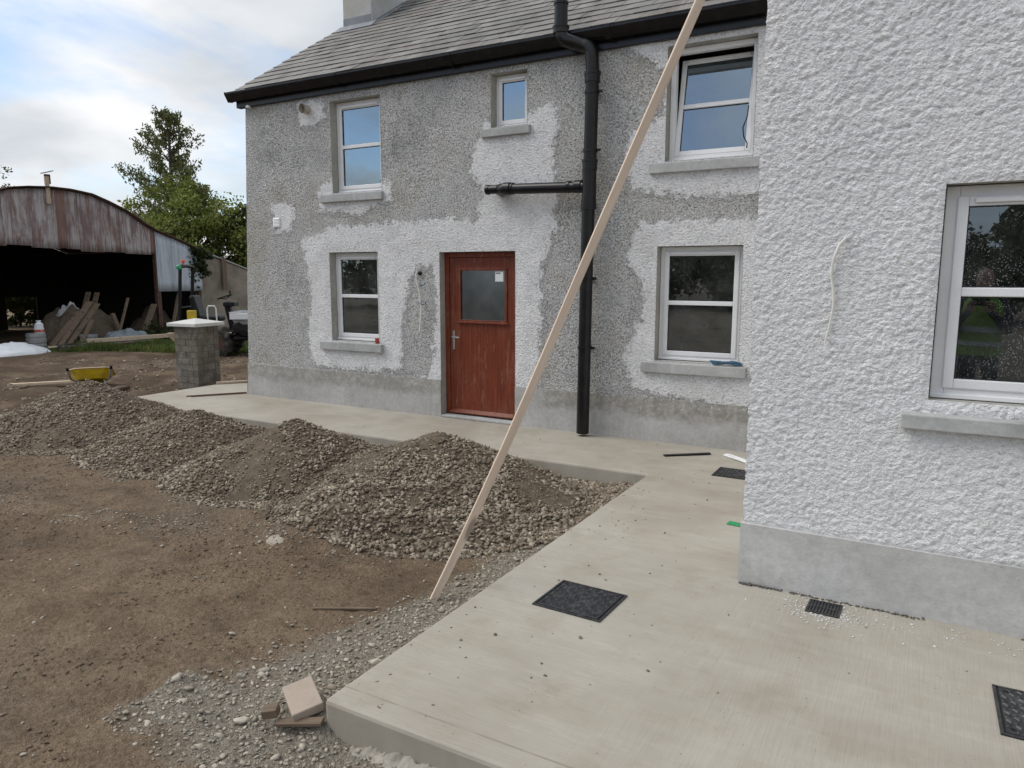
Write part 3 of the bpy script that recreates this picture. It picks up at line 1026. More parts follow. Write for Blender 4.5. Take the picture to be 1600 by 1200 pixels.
pile_labels = [
    'widest gravel pile, farthest left, with the wheelbarrow behind it',
    'low gravel pile between the widest one and the pile left of the door',
    'pointed gravel pile in front of the lower left window and cable',
    'nearest and tallest gravel pile, in front of the red door, beside the leaning batten',
]
for i, p in enumerate(PILES):
    cx, cy, H, rx, ry, s = p
    e = empty('gravel_pile', (cx, cy, GZ), 0, pile_labels[i], 'gravel pile', 'gravel piles along the path', True)
    n = 90
    gx = np.linspace(cx - rx * 1.15, cx + rx * 1.15, n)
    gy = np.linspace(cy - ry * 1.15, min(cy + ry * 1.15, PTY - 0.01), n)
    X, Y = np.meshgrid(gx, gy, indexing='ij')
    X = np.minimum(X, SLX - 0.005)
    Z = ground_z(X, Y) - 0.03 + pile_h(X, Y, p) + 0.018 * (fbm(X * 18, Y * 18, 77, 3) - 0.5)
    idx = np.arange(n * n).reshape(n, n)
    F = np.stack([idx[:-1, :-1], idx[1:, :-1], idx[1:, 1:], idx[:-1, 1:]], -1).reshape(-1, 4)
    link('mound', mesh_np('mound', np.stack([X, Y, Z], -1).reshape(-1, 3), F, True), M['mound'], e)
    rs = np.random.RandomState(100 + i)
    N = int([7500, 5600, 6500, 9500][i] * 1.7)
    r = np.sqrt(rs.rand(N)) * 1.06
    a = rs.rand(N) * 2 * np.pi
    x = cx + rx * r * np.cos(a)
    y = cy + ry * r * np.sin(a)
    fines = fbm(x * 1.6, y * 1.6, 200 + i, 4)
    if i == 3:      # toe of the nearest heap running out into the inner corner of the slab
        xe_ = SLX - 1.35 * rs.rand(3600) ** 1.2
        ye_ = PTY - 1.75 * rs.rand(3600) ** 1.1
        x, y, N = np.concatenate([x, xe_]), np.concatenate([y, ye_]), N + 3600
        fines = np.concatenate([fines, fbm(xe_ * 1.6, ye_ * 1.6, 200 + i, 4) - 0.04])
    keep = (y < PTY - 0.02) & (x < SLX - 0.02) & (rs.rand(N) < np.clip((fines - 0.32) * 6, 0.68, 1.0))
    x, y = x[keep], y[keep]
    z = ground_z(x, y) + np.maximum(pile_h(x, y, p) - 0.03, 0.0)
    size = 0.0075 + 0.0165 * rs.rand(len(x)) ** 1.8 + 0.006 * np.clip(((x - cx) / rx) ** 2 + ((y - cy) / ry) ** 2, 0, 1)
    size = size * np.clip(0.45 + (fines[keep] - 0.34) * 5, 0.36, 1.0)
    pos = np.stack([x, y, z + size * 0.3], -1)
    g = link('gravel', rocks_mesh('gravel', pos, size, 300 + i, 0.75), M['gravel'], e)
    g['kind'] = 'stuff'

# chippings spread by the slab and over the yard
rs = np.random.RandomState(5)
N = 120000
x = rs.uniform(-9.2, 0.2, N)
y = rs.uniform(1.0, 6.0, N)
ga = grit_amount(x, y) * (0.35 + 1.3 * fbm(x * 2.3, y * 2.3, 8, 4))
prob = np.clip((ga - 0.22) * 1.8, 0, 0.95) + 0.013
edge_ = np.clip(1.2 - (SLX - x) / 0.9, 0, 1)
outside = ~((x > SLX - 0.015) & (y > SLY - 0.015)) & (y < PTY - 0.02)
k = (rs.rand(N) < prob) & outside
x, y = x[k], y[k]
size = 0.004 + 0.011 * rs.rand(len(x)) ** 2.2
big = rs.rand(len(x)) < 0.03 * np.clip((grit_amount(x, y) - 0.2) * 3, 0.12, 1)
size = np.where(big, 0.014 + 0.013 * rs.rand(len(x)), size)
z = ground_z(x, y)
o = link('loose_chippings', rocks_mesh('loose_chippings', np.stack([x, y, z + size * 0.25], -1), size, 9, 0.4), M['gravel_grey'])
tag(o, 'grey stone chippings strewn over the dirt beside the slab', 'chippings', kind='stuff')

# crumbs and clods of the trodden soil itself
N = 38000
u_ = rs.rand(N) ** 1.5
x = -1.9 - 7.0 * u_ + rs.normal(size=N) * 0.3
y = 0.9 + (4.6 - 0.9) * rs.rand(N)
dens = np.clip((fbm(x * 1.5, y * 1.5, 118, 4) - 0.50) * 7, 0.04, 0.9) * (0.25 + 0.75 * (grit_amount(x, y) < 0.45))
k = (rs.rand(N) < dens) & ~((x > SLX - 0.02) & (y > SLY - 0.02)) & (x < -1.0)
x, y = x[k], y[k]
size = 0.003 + 0.011 * rs.rand(len(x)) ** 3.2
o = link('soil_crumbs', rocks_mesh('soil_crumbs', np.stack([x, y, ground_z(x, y) + size * 0.15], -1), size, 49, 0.5), mat_stone('soil_crumb', (0.115, 0.086, 0.060), (0.215, 0.165, 0.118), (0.16, 0.12, 0.083)))
tag(o, 'crumbs of brown soil loose on the trodden yard', 'soil crumbs', kind='stuff')

# far stony litter in the churned strip by the barn
N = 3500
x = rs.uniform(-18, -9.5, N)
y = rs.uniform(4.5, 12.0, N)
k = fbm(x * 0.8, y * 0.8, 90, 4) > 0.46
x, y = x[k], y[k]
size = 0.012 + 0.03 * rs.rand(len(x)) ** 2
o = link('churned_clods', rocks_mesh('churned_clods', np.stack([x, y, ground_z(x, y) + size * 0.2], -1), size, 19, 0.4), M['gravel'])
tag(o, 'stones and clods in the churned mud before the barn', 'clods', kind='stuff')

# grit fallen on the concrete
N = 190
x = rs.uniform(-2.0, 1.2, N)
y = rs.uniform(2.1, 4.1, N)
xb = rs.uniform(-9.0, -0.9, 170)
yb = rs.uniform(6.1, 7.3, 170)
xc = rs.uniform(-2.0, -0.95, 150)
yc = rs.uniform(4.1, 7.2, 150)
xe = SLX + 0.02 + np.abs(rs.normal(size=190)) * 0.28
ye = rs.uniform(2.1, 6.0, 190)
x = np.concatenate([x, xb, xc, xe])
y = np.concatenate([y, yb, yc, ye])
size = 0.0016 + 0.0085 * rs.rand(len(x)) ** 5
o = link('slab_grit', rocks_mesh('slab_grit', np.stack([x, y, size * 0.3], -1), size, 29, 0.3), M['gravel'])
tag(o, 'crumbs of grit and mud scattered on the concrete', 'grit', kind='stuff')
# white dash chips round the grating
N = 420
x = -0.38 + rs.normal(size=N) * 0.10
y = 3.96 + rs.normal(size=N) * 0.075
x = np.concatenate([x, rs.uniform(-0.6, 0.5, 90)])
y = np.concatenate([y, 4.06 - np.abs(rs.normal(size=90)) * 0.14])
k = (y < WY - 0.02) & ~((np.abs(x + 0.385) < 0.085) & (np.abs(y - 3.995) < 0.085))
x, y = x[k], y[k]
size = 0.003 + 0.006 * rs.rand(len(x)) ** 2
o = link('dash_chips', rocks_mesh('dash_chips', np.stack([x, y, size * 0.3], -1), size, 39, 0.3), M['chip'])
tag(o, 'fine white stone chips fallen round the drain grating', 'chips', kind='stuff')


def stone(x, y, r, seed, label, mat='gravel_grey', z=None):
    rs_ = np.random.RandomState(seed)
    zz = float(ground_z(np.array([x]), np.array([y]))[0]) if z is None else z
    me = rocks_mesh('stone', np.array([[0, 0, r * 0.42]]), np.array([r]), seed, 0.15)
    o_ = link('stone', me, M[mat], None, (x, y, zz - r * 0.05))
    tag(o_, label, 'stone', 'stones lying on the dirt')
    m = o_.modifiers.new('soften', 'BEVEL')
    m.width = r * 0.12
    m.segments = 2
    return o_


stone(-2.84, 1.98, 0.026, 61, 'round pale stone alone on the bare brown dirt, bottom left')
stone(-3.12, 2.46, 0.024, 62, 'small pale stone on the dirt above the lone round one')
stone(-2.66, 2.26, 0.030, 63, 'pale stone at the dirt edge of the grey chippings')
stone(-2.44, 1.93, 0.040, 64, 'lumpy grey stone below the tipped paving block')
stone(-1.37, 3.07, 0.013, 65, 'brown lump of mud on the slab below the nearest manhole cover', 'gravel', 0.0)
stone(-2.19, 2.52, 0.034, 66, 'bluish lump among the chippings touching the slab edge')
stone(-4.55, 3.05, 0.024, 67, 'flat pale stone half sunk in the dirt left of the whitish splat')

# ------------------------------------------------------------------ the house
house = empty('house', (-4.7, FY, 0.0), 0, 'two storey farmhouse of patchy grey pebbledash with white roughcast wing and slate roof', 'house', None, True)

OPEN = {  # x0, x1, z0, z1
    'ul': (-6.84, -6.03, 2.77, 3.90),
    'small': (-4.45, -3.99, 3.36, 3.93),
    'ur': (-2.43, -1.58, 2.85, 3.93),
    'll': (-6.94, -6.13, 0.87, 2.02),
    'door': (-5.18, -4.14, 0.0, 2.0),
    'lr': (-2.48, -1.63, 0.86, 2.02),
}
POLY_NEW = [
    [(-7.09, 2.88), (-7.08, 2.54), (-6.42, 2.48), (-5.85, 2.63), (-5.88, 2.89), (-6.83, 2.95)],
    [(-7.47, 2.19), (-6.86, 2.37), (-6.12, 2.36), (-5.52, 2.38), (-5.14, 2.42), (-4.65, 2.35), (-4.58, 2.67), (-4.75, 2.89), (-4.68, 3.2), (-4.51, 3.43), (-3.94, 3.51), (-3.69, 3.55), (-3.57, 3.34), (-3.66, 3.09), (-3.61, 2.62), (-3.62, 2.21), (-3.74, 1.94), (-3.81, 1.66), (-3.77, 1.23), (-3.81, 0.8), (-3.76, 0.35), (-5.27, 0.35), (-5.66, 0.52), (-6.5, 0.48), (-7.3, 0.5), (-7.4, 0.86), (-7.3, 1.38), (-7.35, 1.81)],
    [(-3.17, 4.14), (-2.72, 4.15), (-0.5, 4.17), (-0.5, 2.5), (-2.02, 2.47), (-2.78, 2.57), (-2.86, 2.96), (-2.8, 3.17), (-2.47, 3.3), (-2.45, 3.71), (-2.72, 3.88)],
    [(-2.67, 2.28), (-0.5, 2.29), (-0.5, 0.3), (-2.73, 0.53), (-2.83, 0.86), (-2.71, 1.13), (-2.62, 1.4), (-2.66, 1.66), (-2.84, 1.93)],
    [(-8.02, 2.68), (-7.77, 2.73), (-7.51, 2.61), (-7.58, 2.32), (-7.92, 2.26)],
    [(-7.43, 3.96), (-6.95, 3.97), (-6.93, 3.71), (-7.11, 3.61), (-7.38, 3.63)],
]
POLY_OLD = [[(-5.63, 1.65), (-5.48, 1.84), (-5.29, 1.8), (-5.25, 1.42), (-5.31, 0.71), (-5.42, 0.45), (-5.77, 0.49), (-5.75, 0.93)]]


def sdf_poly(px, pz, poly):
    """signed distance, positive inside"""
    P = np.array(poly)
    d = np.full(px.shape, 1e9)
    inside = np.zeros(px.shape, bool)
    n = len(P)
    for i in range(n):
        a, b = P[i], P[(i + 1) % n]
        e = b - a
        t = np.clip(((px - a[0]) * e[0] + (pz - a[1]) * e[1]) / (e @ e), 0, 1)
        d = np.minimum(d, np.hypot(px - a[0] - t * e[0], pz - a[1] - t * e[1]))
        c = ((a[1] > pz) != (b[1] > pz)) & (px < (b[0] - a[0]) * (pz - a[1]) / (b[1] - a[1] + 1e-12) + a[0])
        inside ^= c
    return np.where(inside, d, -d)


def patch_value(x, z):
    s = np.full(x.shape, -9.0)
    for q in POLY_NEW:
        s = np.maximum(s, sdf_poly(x, z, q))
    for q in POLY_OLD:
        s = np.minimum(s, -sdf_poly(x, z, q))
    return np.clip(0.5 + s * 1.2, 0, 1)


def lean(x, z):
    """the old gable corner leans inwards a little towards the eaves"""
    k = np.clip((-7.2 - x) / 1.42, 0, 1)
    return x + 0.25 * k * k * np.clip(z, 0, 6) / 4.0


def cuts(lo, hi, step, marks):
    m = sorted(set([lo, hi] + [v for v in marks if lo < v < hi]))
    out = []
    for a, b in zip(m[:-1], m[1:]):
        n = max(1, int(math.ceil((b - a) / step)))
        out += list(np.linspace(a, b, n, endpoint=False))
    return np.array(out + [hi])


PLZ = 0.455
EAVE = 4.14


def facade():
    xs = cuts(-8.62, 0.6, 0.035, [v for o_ in OPEN.values() for v in o_[:2]] + [WX])
    zs = cuts(PLZ, EAVE, 0.035, [v for o_ in OPEN.values() for v in o_[2:]])
    X, Zz = np.meshgrid(xs, zs, indexing='ij')
    nx, nz = X.shape
    und = 0.022 * (fbm(X * 0.9, Zz * 0.9, 3, 3) - 0.5) + 0.010 * (fbm(X * 7, Zz * 7, 4, 3) - 0.5)
    near = np.ones_like(X)
    for (a, b, c, d) in OPEN.values():
        dist = np.maximum(np.maximum(a - X, X - b), np.maximum(c - Zz, Zz - d))
        near = np.minimum(near, np.clip(dist / 0.12, 0, 1))
    pv = patch_value(X, Zz)
    Y = FY - und * near - 0.006 * np.clip((pv - 0.45) * 10, 0, 1) * near
    V = np.stack([lean(X, Zz), Y, Zz], -1).reshape(-1, 3)
    idx = np.arange(nx * nz).reshape(nx, nz)
    cx = (X[:-1, :-1] + X[1:, 1:]) / 2
    cz = (Zz[:-1, :-1] + Zz[1:, 1:]) / 2
    keep = np.ones(cx.shape, bool)
    for (a, b, c, d) in OPEN.values():
        keep &= ~((cx > a) & (cx < b) & (cz > c) & (cz < d))
    F = np.stack([idx[:-1, :-1], idx[1:, :-1], idx[1:, 1:], idx[:-1, 1:]], -1)[keep]
    # gable wall, rear wall and inner faces follow as plain quads
    G = []
    base = len(V)
    gv = []

    def quad(*q):
        b = base + len(gv)
        gv.extend(q)
        G.append([b, b + 1, b + 2, b + 3])
    rid = 10.1
    quad((lean(np.array([-8.62]), np.array([0]))[0], FY, 0), (-8.37, FY, EAVE), (-8.37, 12.9, EAVE), (-8.62, 12.9, 0))
    quad((-8.37, FY, EAVE), (-8.36, rid, 5.94), (-8.36, rid, 5.94), (-8.37, 12.9, EAVE))
    quad((-8.62, 12.9, 0), (-8.37, 12.9, EAVE), (3, 12.9, EAVE), (3, 12.9, 0))
    F = np.concatenate([F, np.array(G)])
    V = np.concatenate([V, np.array([[float(c) for c in q] for q in gv])])
    me = mesh_np('wall', V, F, False)
    at = me.attributes.new('patch', 'FLOAT', 'POINT')
    at.data.foreach_set('value', np.concatenate([pv.ravel(), np.zeros(len(gv))]).astype(np.float32))
    w = link('wall', me, M['dash'], house)
    w['label'] = 'grey pebbledash wall with paler fresh render patches'
    return w


wall = facade()

# reveals: smooth render lining every opening, and inner leaf of the wall with the same openings
for k_, (a, b, c, d) in OPEN.items():
    r = MB()
    y0, y1 = FY - 0.004, FY + 0.34
    z0 = c if k_ == 'door' else c - 0.02
    r.add([(a, y0, z0), (a, y1, z0), (a, y1, d), (a, y0, d)], [[0, 1, 2, 3]])
    r.add([(b, y0, z0), (b, y1, z0), (b, y1, d), (b, y0, d)], [[3, 2, 1, 0]])
    r.add([(a, y0, d), (a, y1, d), (b, y1, d), (b, y0, d)], [[0, 1, 2, 3]])
    if k_ != 'door':
        r.add([(a, y0, c - 0.003), (a, y1, c - 0.003), (b, y1, c - 0.003), (b, y0, c - 0.003)], [[3, 2, 1, 0]])
    r.build('reveal', M['reveal'], house, fix=False)

# inner rooms (seen only through the glass)
xs = sorted(set([-8.3, 0.6] + [v for o_ in OPEN.values() for v in o_[:2]]))
r = MB()
for i in range(len(xs) - 1):
    zs_ = sorted(set([0.0, 4.1] + [v for o_ in OPEN.values() for v in o_[2:]]))
    for j in range(len(zs_) - 1):
        mx_, mz_ = (xs[i] + xs[i + 1]) / 2, (zs_[j] + zs_[j + 1]) / 2
        if any(a < mx_ < b and c < mz_ < d for (a, b, c, d) in OPEN.values()):
            continue
        r.add([(xs[i], FY + 0.34, zs_[j]), (xs[i + 1], FY + 0.34, zs_[j]), (xs[i + 1], FY + 0.34, zs_[j + 1]), (xs[i], FY + 0.34, zs_[j + 1])], [[0, 1, 2, 3]])
r.add([(-8.3, 11.0, 0), (0.6, 11.0, 0), (0.6, 11.0, 4.1), (-8.3, 11.0, 4.1)], [[0, 1, 2, 3]])
r.add([(-8.3, FY + .34, 4.1), (0.6, FY + .34, 4.1), (0.6, 11.0, 4.1), (-8.3, 11.0, 4.1)], [[0, 1, 2, 3]])
for xx in (-8.3, -5.35, -3.3, 0.6):
    r.add([(xx, FY + .34, 0), (xx, 11, 0), (xx, 11, 4.1), (xx, FY + .34, 4.1)], [[0, 1, 2, 3]])
r.build('room_wall', M['plaster'], house, fix=False)
r = MB()
r.box(-8.3, 0.6, FY + 0.34, 11.0, 2.30, 2.48)
r.box(-8.3, 0.6, FY + 0.02, 11.0, -0.06, 0.003)
r.build('room_floor', M['roomfloor'], house)


def plinth(name, x0, x1, y, z1, mat, parent, age=None, proud=0.012, topround=0.0):
    step = 0.06
    xs_ = cuts(x0, x1, step, [])
    zs_ = cuts(0.0, z1, step, [])
    X, Zz = np.meshgrid(xs_, zs_, indexing='ij')
    Y = y - proud - 0.012 * (fbm(X * 1.3, Zz * 1.3, 12, 3) - 0.5) * np.clip((X - x0) * 5, 0, 1)
    nx, nz = X.shape
    V = np.stack([lean(X, Zz) if x0 < -8 else X, Y, Zz], -1).reshape(-1, 3)
    idx = np.arange(nx * nz).reshape(nx, nz)
    F = [list(f) for f in np.stack([idx[:-1, :-1], idx[1:, :-1], idx[1:, 1:], idx[:-1, 1:]], -1).reshape(-1, 4)]
    b = len(V)
    # returns at both ends and the top
    V = list(map(tuple, V)) + []
    ex = []
    for col_, xx in ((0, xs_[0]), (nx - 1, xs_[-1])):
        p0, p1 = V[idx[col_, 0]], V[idx[col_, nz - 1]]
        ex.append(([p0, p1, (p1[0], y + 0.2, p1[2]), (p0[0], y + 0.2, p0[2])]))
    for q in ex:
        bb = len(V)
        V += q
        F.append([bb, bb + 1, bb + 2, bb + 3])
    top = [int(idx[i, nz - 1]) for i in range(nx)]
    bb = len(V)
    for i in range(nx):
        V.append((V[top[i]][0], y + 0.02, z1 + 0.006))
    for i in range(nx - 1):
        F.append([top[i], top[i + 1], bb + i + 1, bb + i])
    me = mesh_np(name, np.array(V), [list(map(int, f)) for f in F], False)
    at = me.attributes.new('age', 'FLOAT', 'POINT')
    vv = np.array(V)
    at.data.foreach_set('value', (np.zeros(len(V)) if age is None else np.array([age(p[0]) for p in vv])).astype(np.float32))
    return link(name, me, mat, parent)


plinth('plinth', -8.62, -5.183, FY, PLZ, M['plinth'], house, age=lambda x: 0.85)
plinth('plinth', -4.137, 0.6, FY, PLZ, M['plinth'], house, age=lambda x: 0.0 if x < -3.9 else min(1.0, (x + 3.9) * 5))
# gable return of the plinth
r = MB()
r.add([(-8.632, FY - 0.012, 0), (-8.632, 12.9, 0), (-8.62, 12.9, PLZ), (-8.605, FY - 0.012, PLZ)], [[0, 1, 2, 3]])
r.build('plinth', M['plinth'], house, fix=False)
# door threshold
r = MB().box(-5.17, -4.15, FY - 0.03, FY + 0.3, 0.002, 0.03)
r.build('threshold', M['sill'], house, bevel=0.006)


# ---------------------------------------------------------------- windows
def frame_ring(mb_, x0, x1, z0, z1, w, y0, y1):
    mb_.box(x0, x0 + w, y0, y1, z0, z1)
    mb_.box(x1 - w, x1, y0, y1, z0, z1)
    mb_.box(x0 + w, x1 - w, y0 + 0.0006, y1, z0, z0 + w)
    mb_.box(x0 + w, x1 - w, y0 + 0.0006, y1, z1 - w, z1)


def window(key, x0, x1, z0, z1, wy, label, tilt=0.0, mid=True, sill=None, glass='glass', depth=0.11, fw=0.052, room_sticker=True, sillp=0.055, vent=True):
    y0 = wy + depth
    f = MB()
    g = 0.004
    frame_ring(f, x0 + g, x1 - g, z0 + g, z1 - g, fw, y0, y0 + 0.07)
    # lower drip section of the frame
    f.box(x0 + g, x1 - g, y0 - 0.022, y0 - 0.001, z0 + 0.004, z0 + 0.028)
    fr = f.build('window', M['upvc'], house, bevel=0.004)
    fr['label'] = label
    sx0, sx1, sz0, sz1 = x0 + fw - 0.004, x1 - fw + 0.004, z0 + fw - 0.004, z1 - fw + 0.004
    sw = 0.048
    ys = y0 - 0.012
    if tilt:
        sx0, sx1, sz0, sz1 = sx0 + 0.008, sx1 - 0.008, sz0 + 0.006, sz1 - 0.008
        ys = y0 + 0.006
    Mt = None
    if tilt:
        c = Vector(((sx0 + sx1) / 2, ys + 0.03, sz0))
        Mt = Matrix.Translation(c) @ Matrix.Rotation(-tilt, 4, 'X') @ Matrix.Translation(-c)
    s = MB()
    frame_ring(s, sx0, sx1, sz0, sz1, sw, ys, ys + 0.06)
    zc = (sz0 + sz1) / 2 + 0.01
    if mid:
        s.box(sx0 + sw, sx1 - sw, ys + 0.001, ys + 0.055, zc - 0.022, zc + 0.022)
    if Mt is not None:
        s.v = [tuple(Mt @ Vector(p)) for p in s.v]
    s.build('sash', M['upvc'], fr, bevel=0.005)
    lights = [(sz0 + sw, zc - 0.022), (zc + 0.022, sz1 - sw)] if mid else [(sz0 + sw, sz1 - sw)]
    for (a, b) in lights:
        gk = MB()
        frame_ring(gk, sx0 + sw - 0.001, sx1 - sw + 0.001, a - 0.001, b + 0.001, 0.006, ys + 0.016, ys + 0.03)
        if Mt is not None:
            gk.v = [tuple(Mt @ Vector(p)) for p in gk.v]
        gk.build('gasket', M['gasket'], fr)
        p = MB()
        q = [(sx0 + sw, ys + 0.024, a), (sx1 - sw, ys + 0.024, a), (sx1 - sw, ys + 0.024, b), (sx0 + sw, ys + 0.024, b)]
        if Mt is not None:
            q = [tuple(Mt @ Vector(v)) for v in q]
        p.add(q, [[0, 1, 2, 3]])
        p.build('pane', M[glass], fr, fix=False)
        if room_sticker:
            # maker's dark label on the inside of the glass
            xa, xb = sx1 - sw - 0.20 * (sx1 - sx0) - 0.03, sx1 - sw - 0.05
            zb = a + (b - a) * 0.30
            st = MB().box(xa, xb, ys + 0.028, ys + 0.029, zb, zb + 0.085)
            st.build('glazing_label', M['ink'], fr)
    if vent:
        v = MB()
        L = (sx1 - sx0) * 0.82
        xm = (sx0 + sx1) / 2
        v.box(xm - L / 2, xm + L / 2, ys - 0.016, ys - 0.0008, sz1 - 0.034, sz1 - 0.010)
        if Mt is not None:
            v.v = [tuple(Mt @ Vector(p)) for p in v.v]
        v.build('trickle_vent', M['upvc'], fr, bevel=0.004)
    if sill:
        a, b, c, d = sill
        sl = MB()
        prof = [(wy - sillp, c), (wy - sillp, d - 0.016), (wy + depth, d + 0.004), (wy + depth, c)]
        sl.prism(prof, 'x', a, b)
        sl.build('sill', M['sill'], fr, bevel=0.006)
    return fr


window('ul', *OPEN['ul'], FY, 'white framed upper left window reflecting blue sky', sill=(-7.03, -6.00, 2.655, 2.765), room_sticker=False)
window('small', *OPEN['small'], FY, 'small single pane upper window', mid=False, sill=(-4.56, -3.94, 3.255, 3.355), room_sticker=False, fw=0.04)
wur = window('ur', *OPEN['ur'], FY, 'upper right window with its sash tilted inwards', tilt=R(11), sill=(-2.58, -1.50, 2.735, 2.845), room_sticker=False)
window('ll', *OPEN['ll'], FY, 'lower left window between the vent and the red door', sill=(-7.12, -6.07, 0.745, 0.865), glass='glass_wet')
window('lr', *OPEN['lr'], FY, 'lower right window with blue rope on its sill', sill=(-2.61, -1.54, 0.735, 0.855), glass='glass_wet')
# black cable trailing over the open sash
c_ = MB().tube([(-1.66, FY + 0.10, 3.32), (-1.665, FY + 0.085, 3.22), (-1.70, FY + 0.08, 3.12), (-1.69, FY + 0.08, 3.04), (-1.655, FY + 0.085, 2.97), (-1.66, FY + 0.09, 2.93)], 0.006, 6)
c_.build('blind_cord', M['black'], wur, smooth=True)


# ---------------------------------------------------------------- door
a, b, c, d = OPEN['door']
df = MB()
DY = FY + 0.10
frame_w = 0.062
df.box(a + 0.003, a + frame_w, DY, DY + 0.09, 0.03, d - 0.003)
df.box(b - frame_w, b - 0.003, DY, DY + 0.09, 0.03, d - 0.003)
df.box(a + frame_w, b - frame_w, DY + 0.001, DY + 0.09, d - frame_w, d - 0.003)
# leaf built of stiles and rails round the glazed light and boarded lower panel
lx0, lx1, lz0, lz1 = a + frame_w + 0.003, b - frame_w - 0.003, 0.045, d - frame_w - 0.003
LY = DY + 0.016
gx0, gx1, gz0, gz1 = lx0 + 0.155, lx1 - 0.125, 1.19, 1.79
lf = MB()
lf.box(lx0, gx0, LY, LY + 0.045, lz0, lz1)
lf.box(gx1, lx1, LY, LY + 0.045, lz0, lz1)
lf.box(gx0, gx1, LY + 0.0007, LY + 0.045, gz1, lz1)
lf.box(gx0, gx1, LY + 0.0007, LY + 0.045, lz0, 0.16)
lf.box(gx0 + 0.0008, gx1 - 0.0008, LY + 0.0012, LY + 0.04, 0.1608, gz0 - 0.001)
door = lf.build('door', M['door'], house, bevel=0.0022)
door['label'] = 'mahogany red door with one square light'
df.build('door_frame', M['door'], door, bevel=0.004)
gb = MB()
frame_ring(gb, gx0 - 0.022, gx1 + 0.022, gz0 - 0.022, gz1 + 0.022, 0.03, LY - 0.013, LY - 0.0008)
gb.box(gx0 - 0.04, gx1 + 0.04, LY - 0.032, LY - 0.0135, gz0 - 0.034, gz0 - 0.012)
gb.build('glazing_bead', M['door'], door, bevel=0.004)
MB().add([(gx0, LY + .006, gz0), (gx1, LY + .006, gz0), (gx1, LY + .006, gz1), (gx0, LY + .006, gz1)], [[0, 1, 2, 3]]).build('pane', M['glass_door'], door, fix=False)
st = MB().box(gx1 - 0.145, gx1 - 0.035, LY + 0.0035, LY + 0.0045, gz1 - 0.135, gz1 - 0.02).build('notice', M['paper'], door)
MB().box(gx1 - 0.137, gx1 - 0.075, LY + 0.0026, LY + 0.0033, gz1 - 0.044, gz1 - 0.033).build('notice_print', M['ink'], door)
wb = MB().prism([(LY - 0.045, 0.05), (LY - 0.045, 0.062), (LY - 0.001, 0.10), (LY - 0.001, 0.05)], 'x', lx0 + 0.01, lx1 - 0.01)
wb.build('weather_bar', M['door'], door, bevel=0.003)
hd = MB()
hd.box(lx0 + 0.040, lx0 + 0.072, LY - 0.008, LY - 0.0006, 0.83, 1.06)
hd.tube([(lx0 + 0.056, LY - 0.006, 0.985), (lx0 + 0.056, LY - 0.052, 0.985), (lx0 + 0.062, LY - 0.056, 0.985), (lx0 + 0.165, LY - 0.054, 0.982)], 0.0095, 8)
hd.box(lx0 + 0.050, lx0 + 0.062, LY - 0.010, LY - 0.0082, 0.875, 0.905)
hd.build('handle', M['steel'], door, smooth=True)

# ---------------------------------------------------------------- eaves, gutter, roof
r = MB().box(-8.50, 0.9, FY - 0.05, FY + 0.03, 3.985, 4.125)
r.build('fascia', M['blackpvc'], house, bevel=0.004)
GYo = FY - 0.052
gp = [(GYo, 4.165), (GYo, 4.07), (GYo - 0.035, 4.056), (GYo - 0.075, 4.058), (GYo - 0.098, 4.085), (GYo - 0.118, 4.125), (GYo - 0.130, 4.150), (GYo - 0.130, 4.172), (GYo - 0.118, 4.172), (GYo - 0.112, 4.140), (GYo - 0.092, 4.092), (GYo - 0.070, 4.068), (GYo - 0.035, 4.066), (GYo - 0.01, 4.08), (GYo - 0.01, 4.165)]
gt = MB().prism(gp, 'x', -8.56, 0.9)
gt.build('gutter', M['blackpvc'], house, bevel=0.0)
# stop end and union brackets
ge = MB()
ge.prism([(GYo + 0.002, 4.168), (GYo + 0.002, 4.062), (GYo - 0.075, 4.052), (GYo - 0.135, 4.15), (GYo - 0.135, 4.176)], 'x', -8.572, -8.562)
for xx in (-6.6, -4.9, -3.0):
    gb_ = MB()
    gb_.prism([(GYo + 0.002, 4.05), (GYo - 0.08, 4.05), (GYo - 0.137, 4.148), (GYo - 0.137, 4.178), (GYo - 0.124, 4.178), (GYo - 0.1, 4.11), (GYo - 0.06, 4.062), (GYo + 0.002, 4.062)], 'x', xx - 0.03, xx + 0.03)
    gb_.build('gutter_bracket', M['blackpvc'], house)
ge.build('gutter_end', M['blackpvc'], house)

SL = math.atan(0.6393)
RY0, RZ0 = FY - 0.10, 4.185             # eaves edge of the slating (underside)
RIDGE_Y = 10.12
slope_len = (RIDGE_Y - RY0) / math.cos(SL)
deck = MB()
t_ = 0.05


def rz(y):
    return RZ0 + (y - RY0) * math.tan(SL)


deck.prism([(RY0 + 0.03, rz(RY0 + 0.03) - 0.03), (RIDGE_Y, rz(RIDGE_Y) - 0.03), (2 * RIDGE_Y - RY0, RZ0 - 0.03), (2 * RIDGE_Y - RY0, RZ0 - 0.08), (RIDGE_Y, rz(RIDGE_Y) - 0.10), (RY0 + 0.03, rz(RY0 + 0.03) - 0.08)], 'x', -8.44, 3.0)
roof = deck.build('roof', M['slate'], house)
roof['label'] = 'weathered grey slate roof'
gauge, sw_, sl_ = 0.208, 0.262, 0.43
sb = MB()
sb.add([(-sw_ / 2 + 0.002, 0, 0), (sw_ / 2 - 0.002, 0.0, 0), (sw_ / 2 - 0.002, sl_, 0), (-sw_ / 2 + 0.002, sl_, 0),
        (-sw_ / 2 + 0.002, 0, 0.008), (sw_ / 2 - 0.002, 0.0, 0.008), (sw_ / 2 - 0.002, sl_, 0.008), (-sw_ / 2 + 0.002, sl_, 0.008)],
       [[0, 3, 2, 1], [4, 5, 6, 7], [0, 1, 5, 4], [1, 2, 6, 5], [2, 3, 7, 6], [3, 0, 4, 7]])
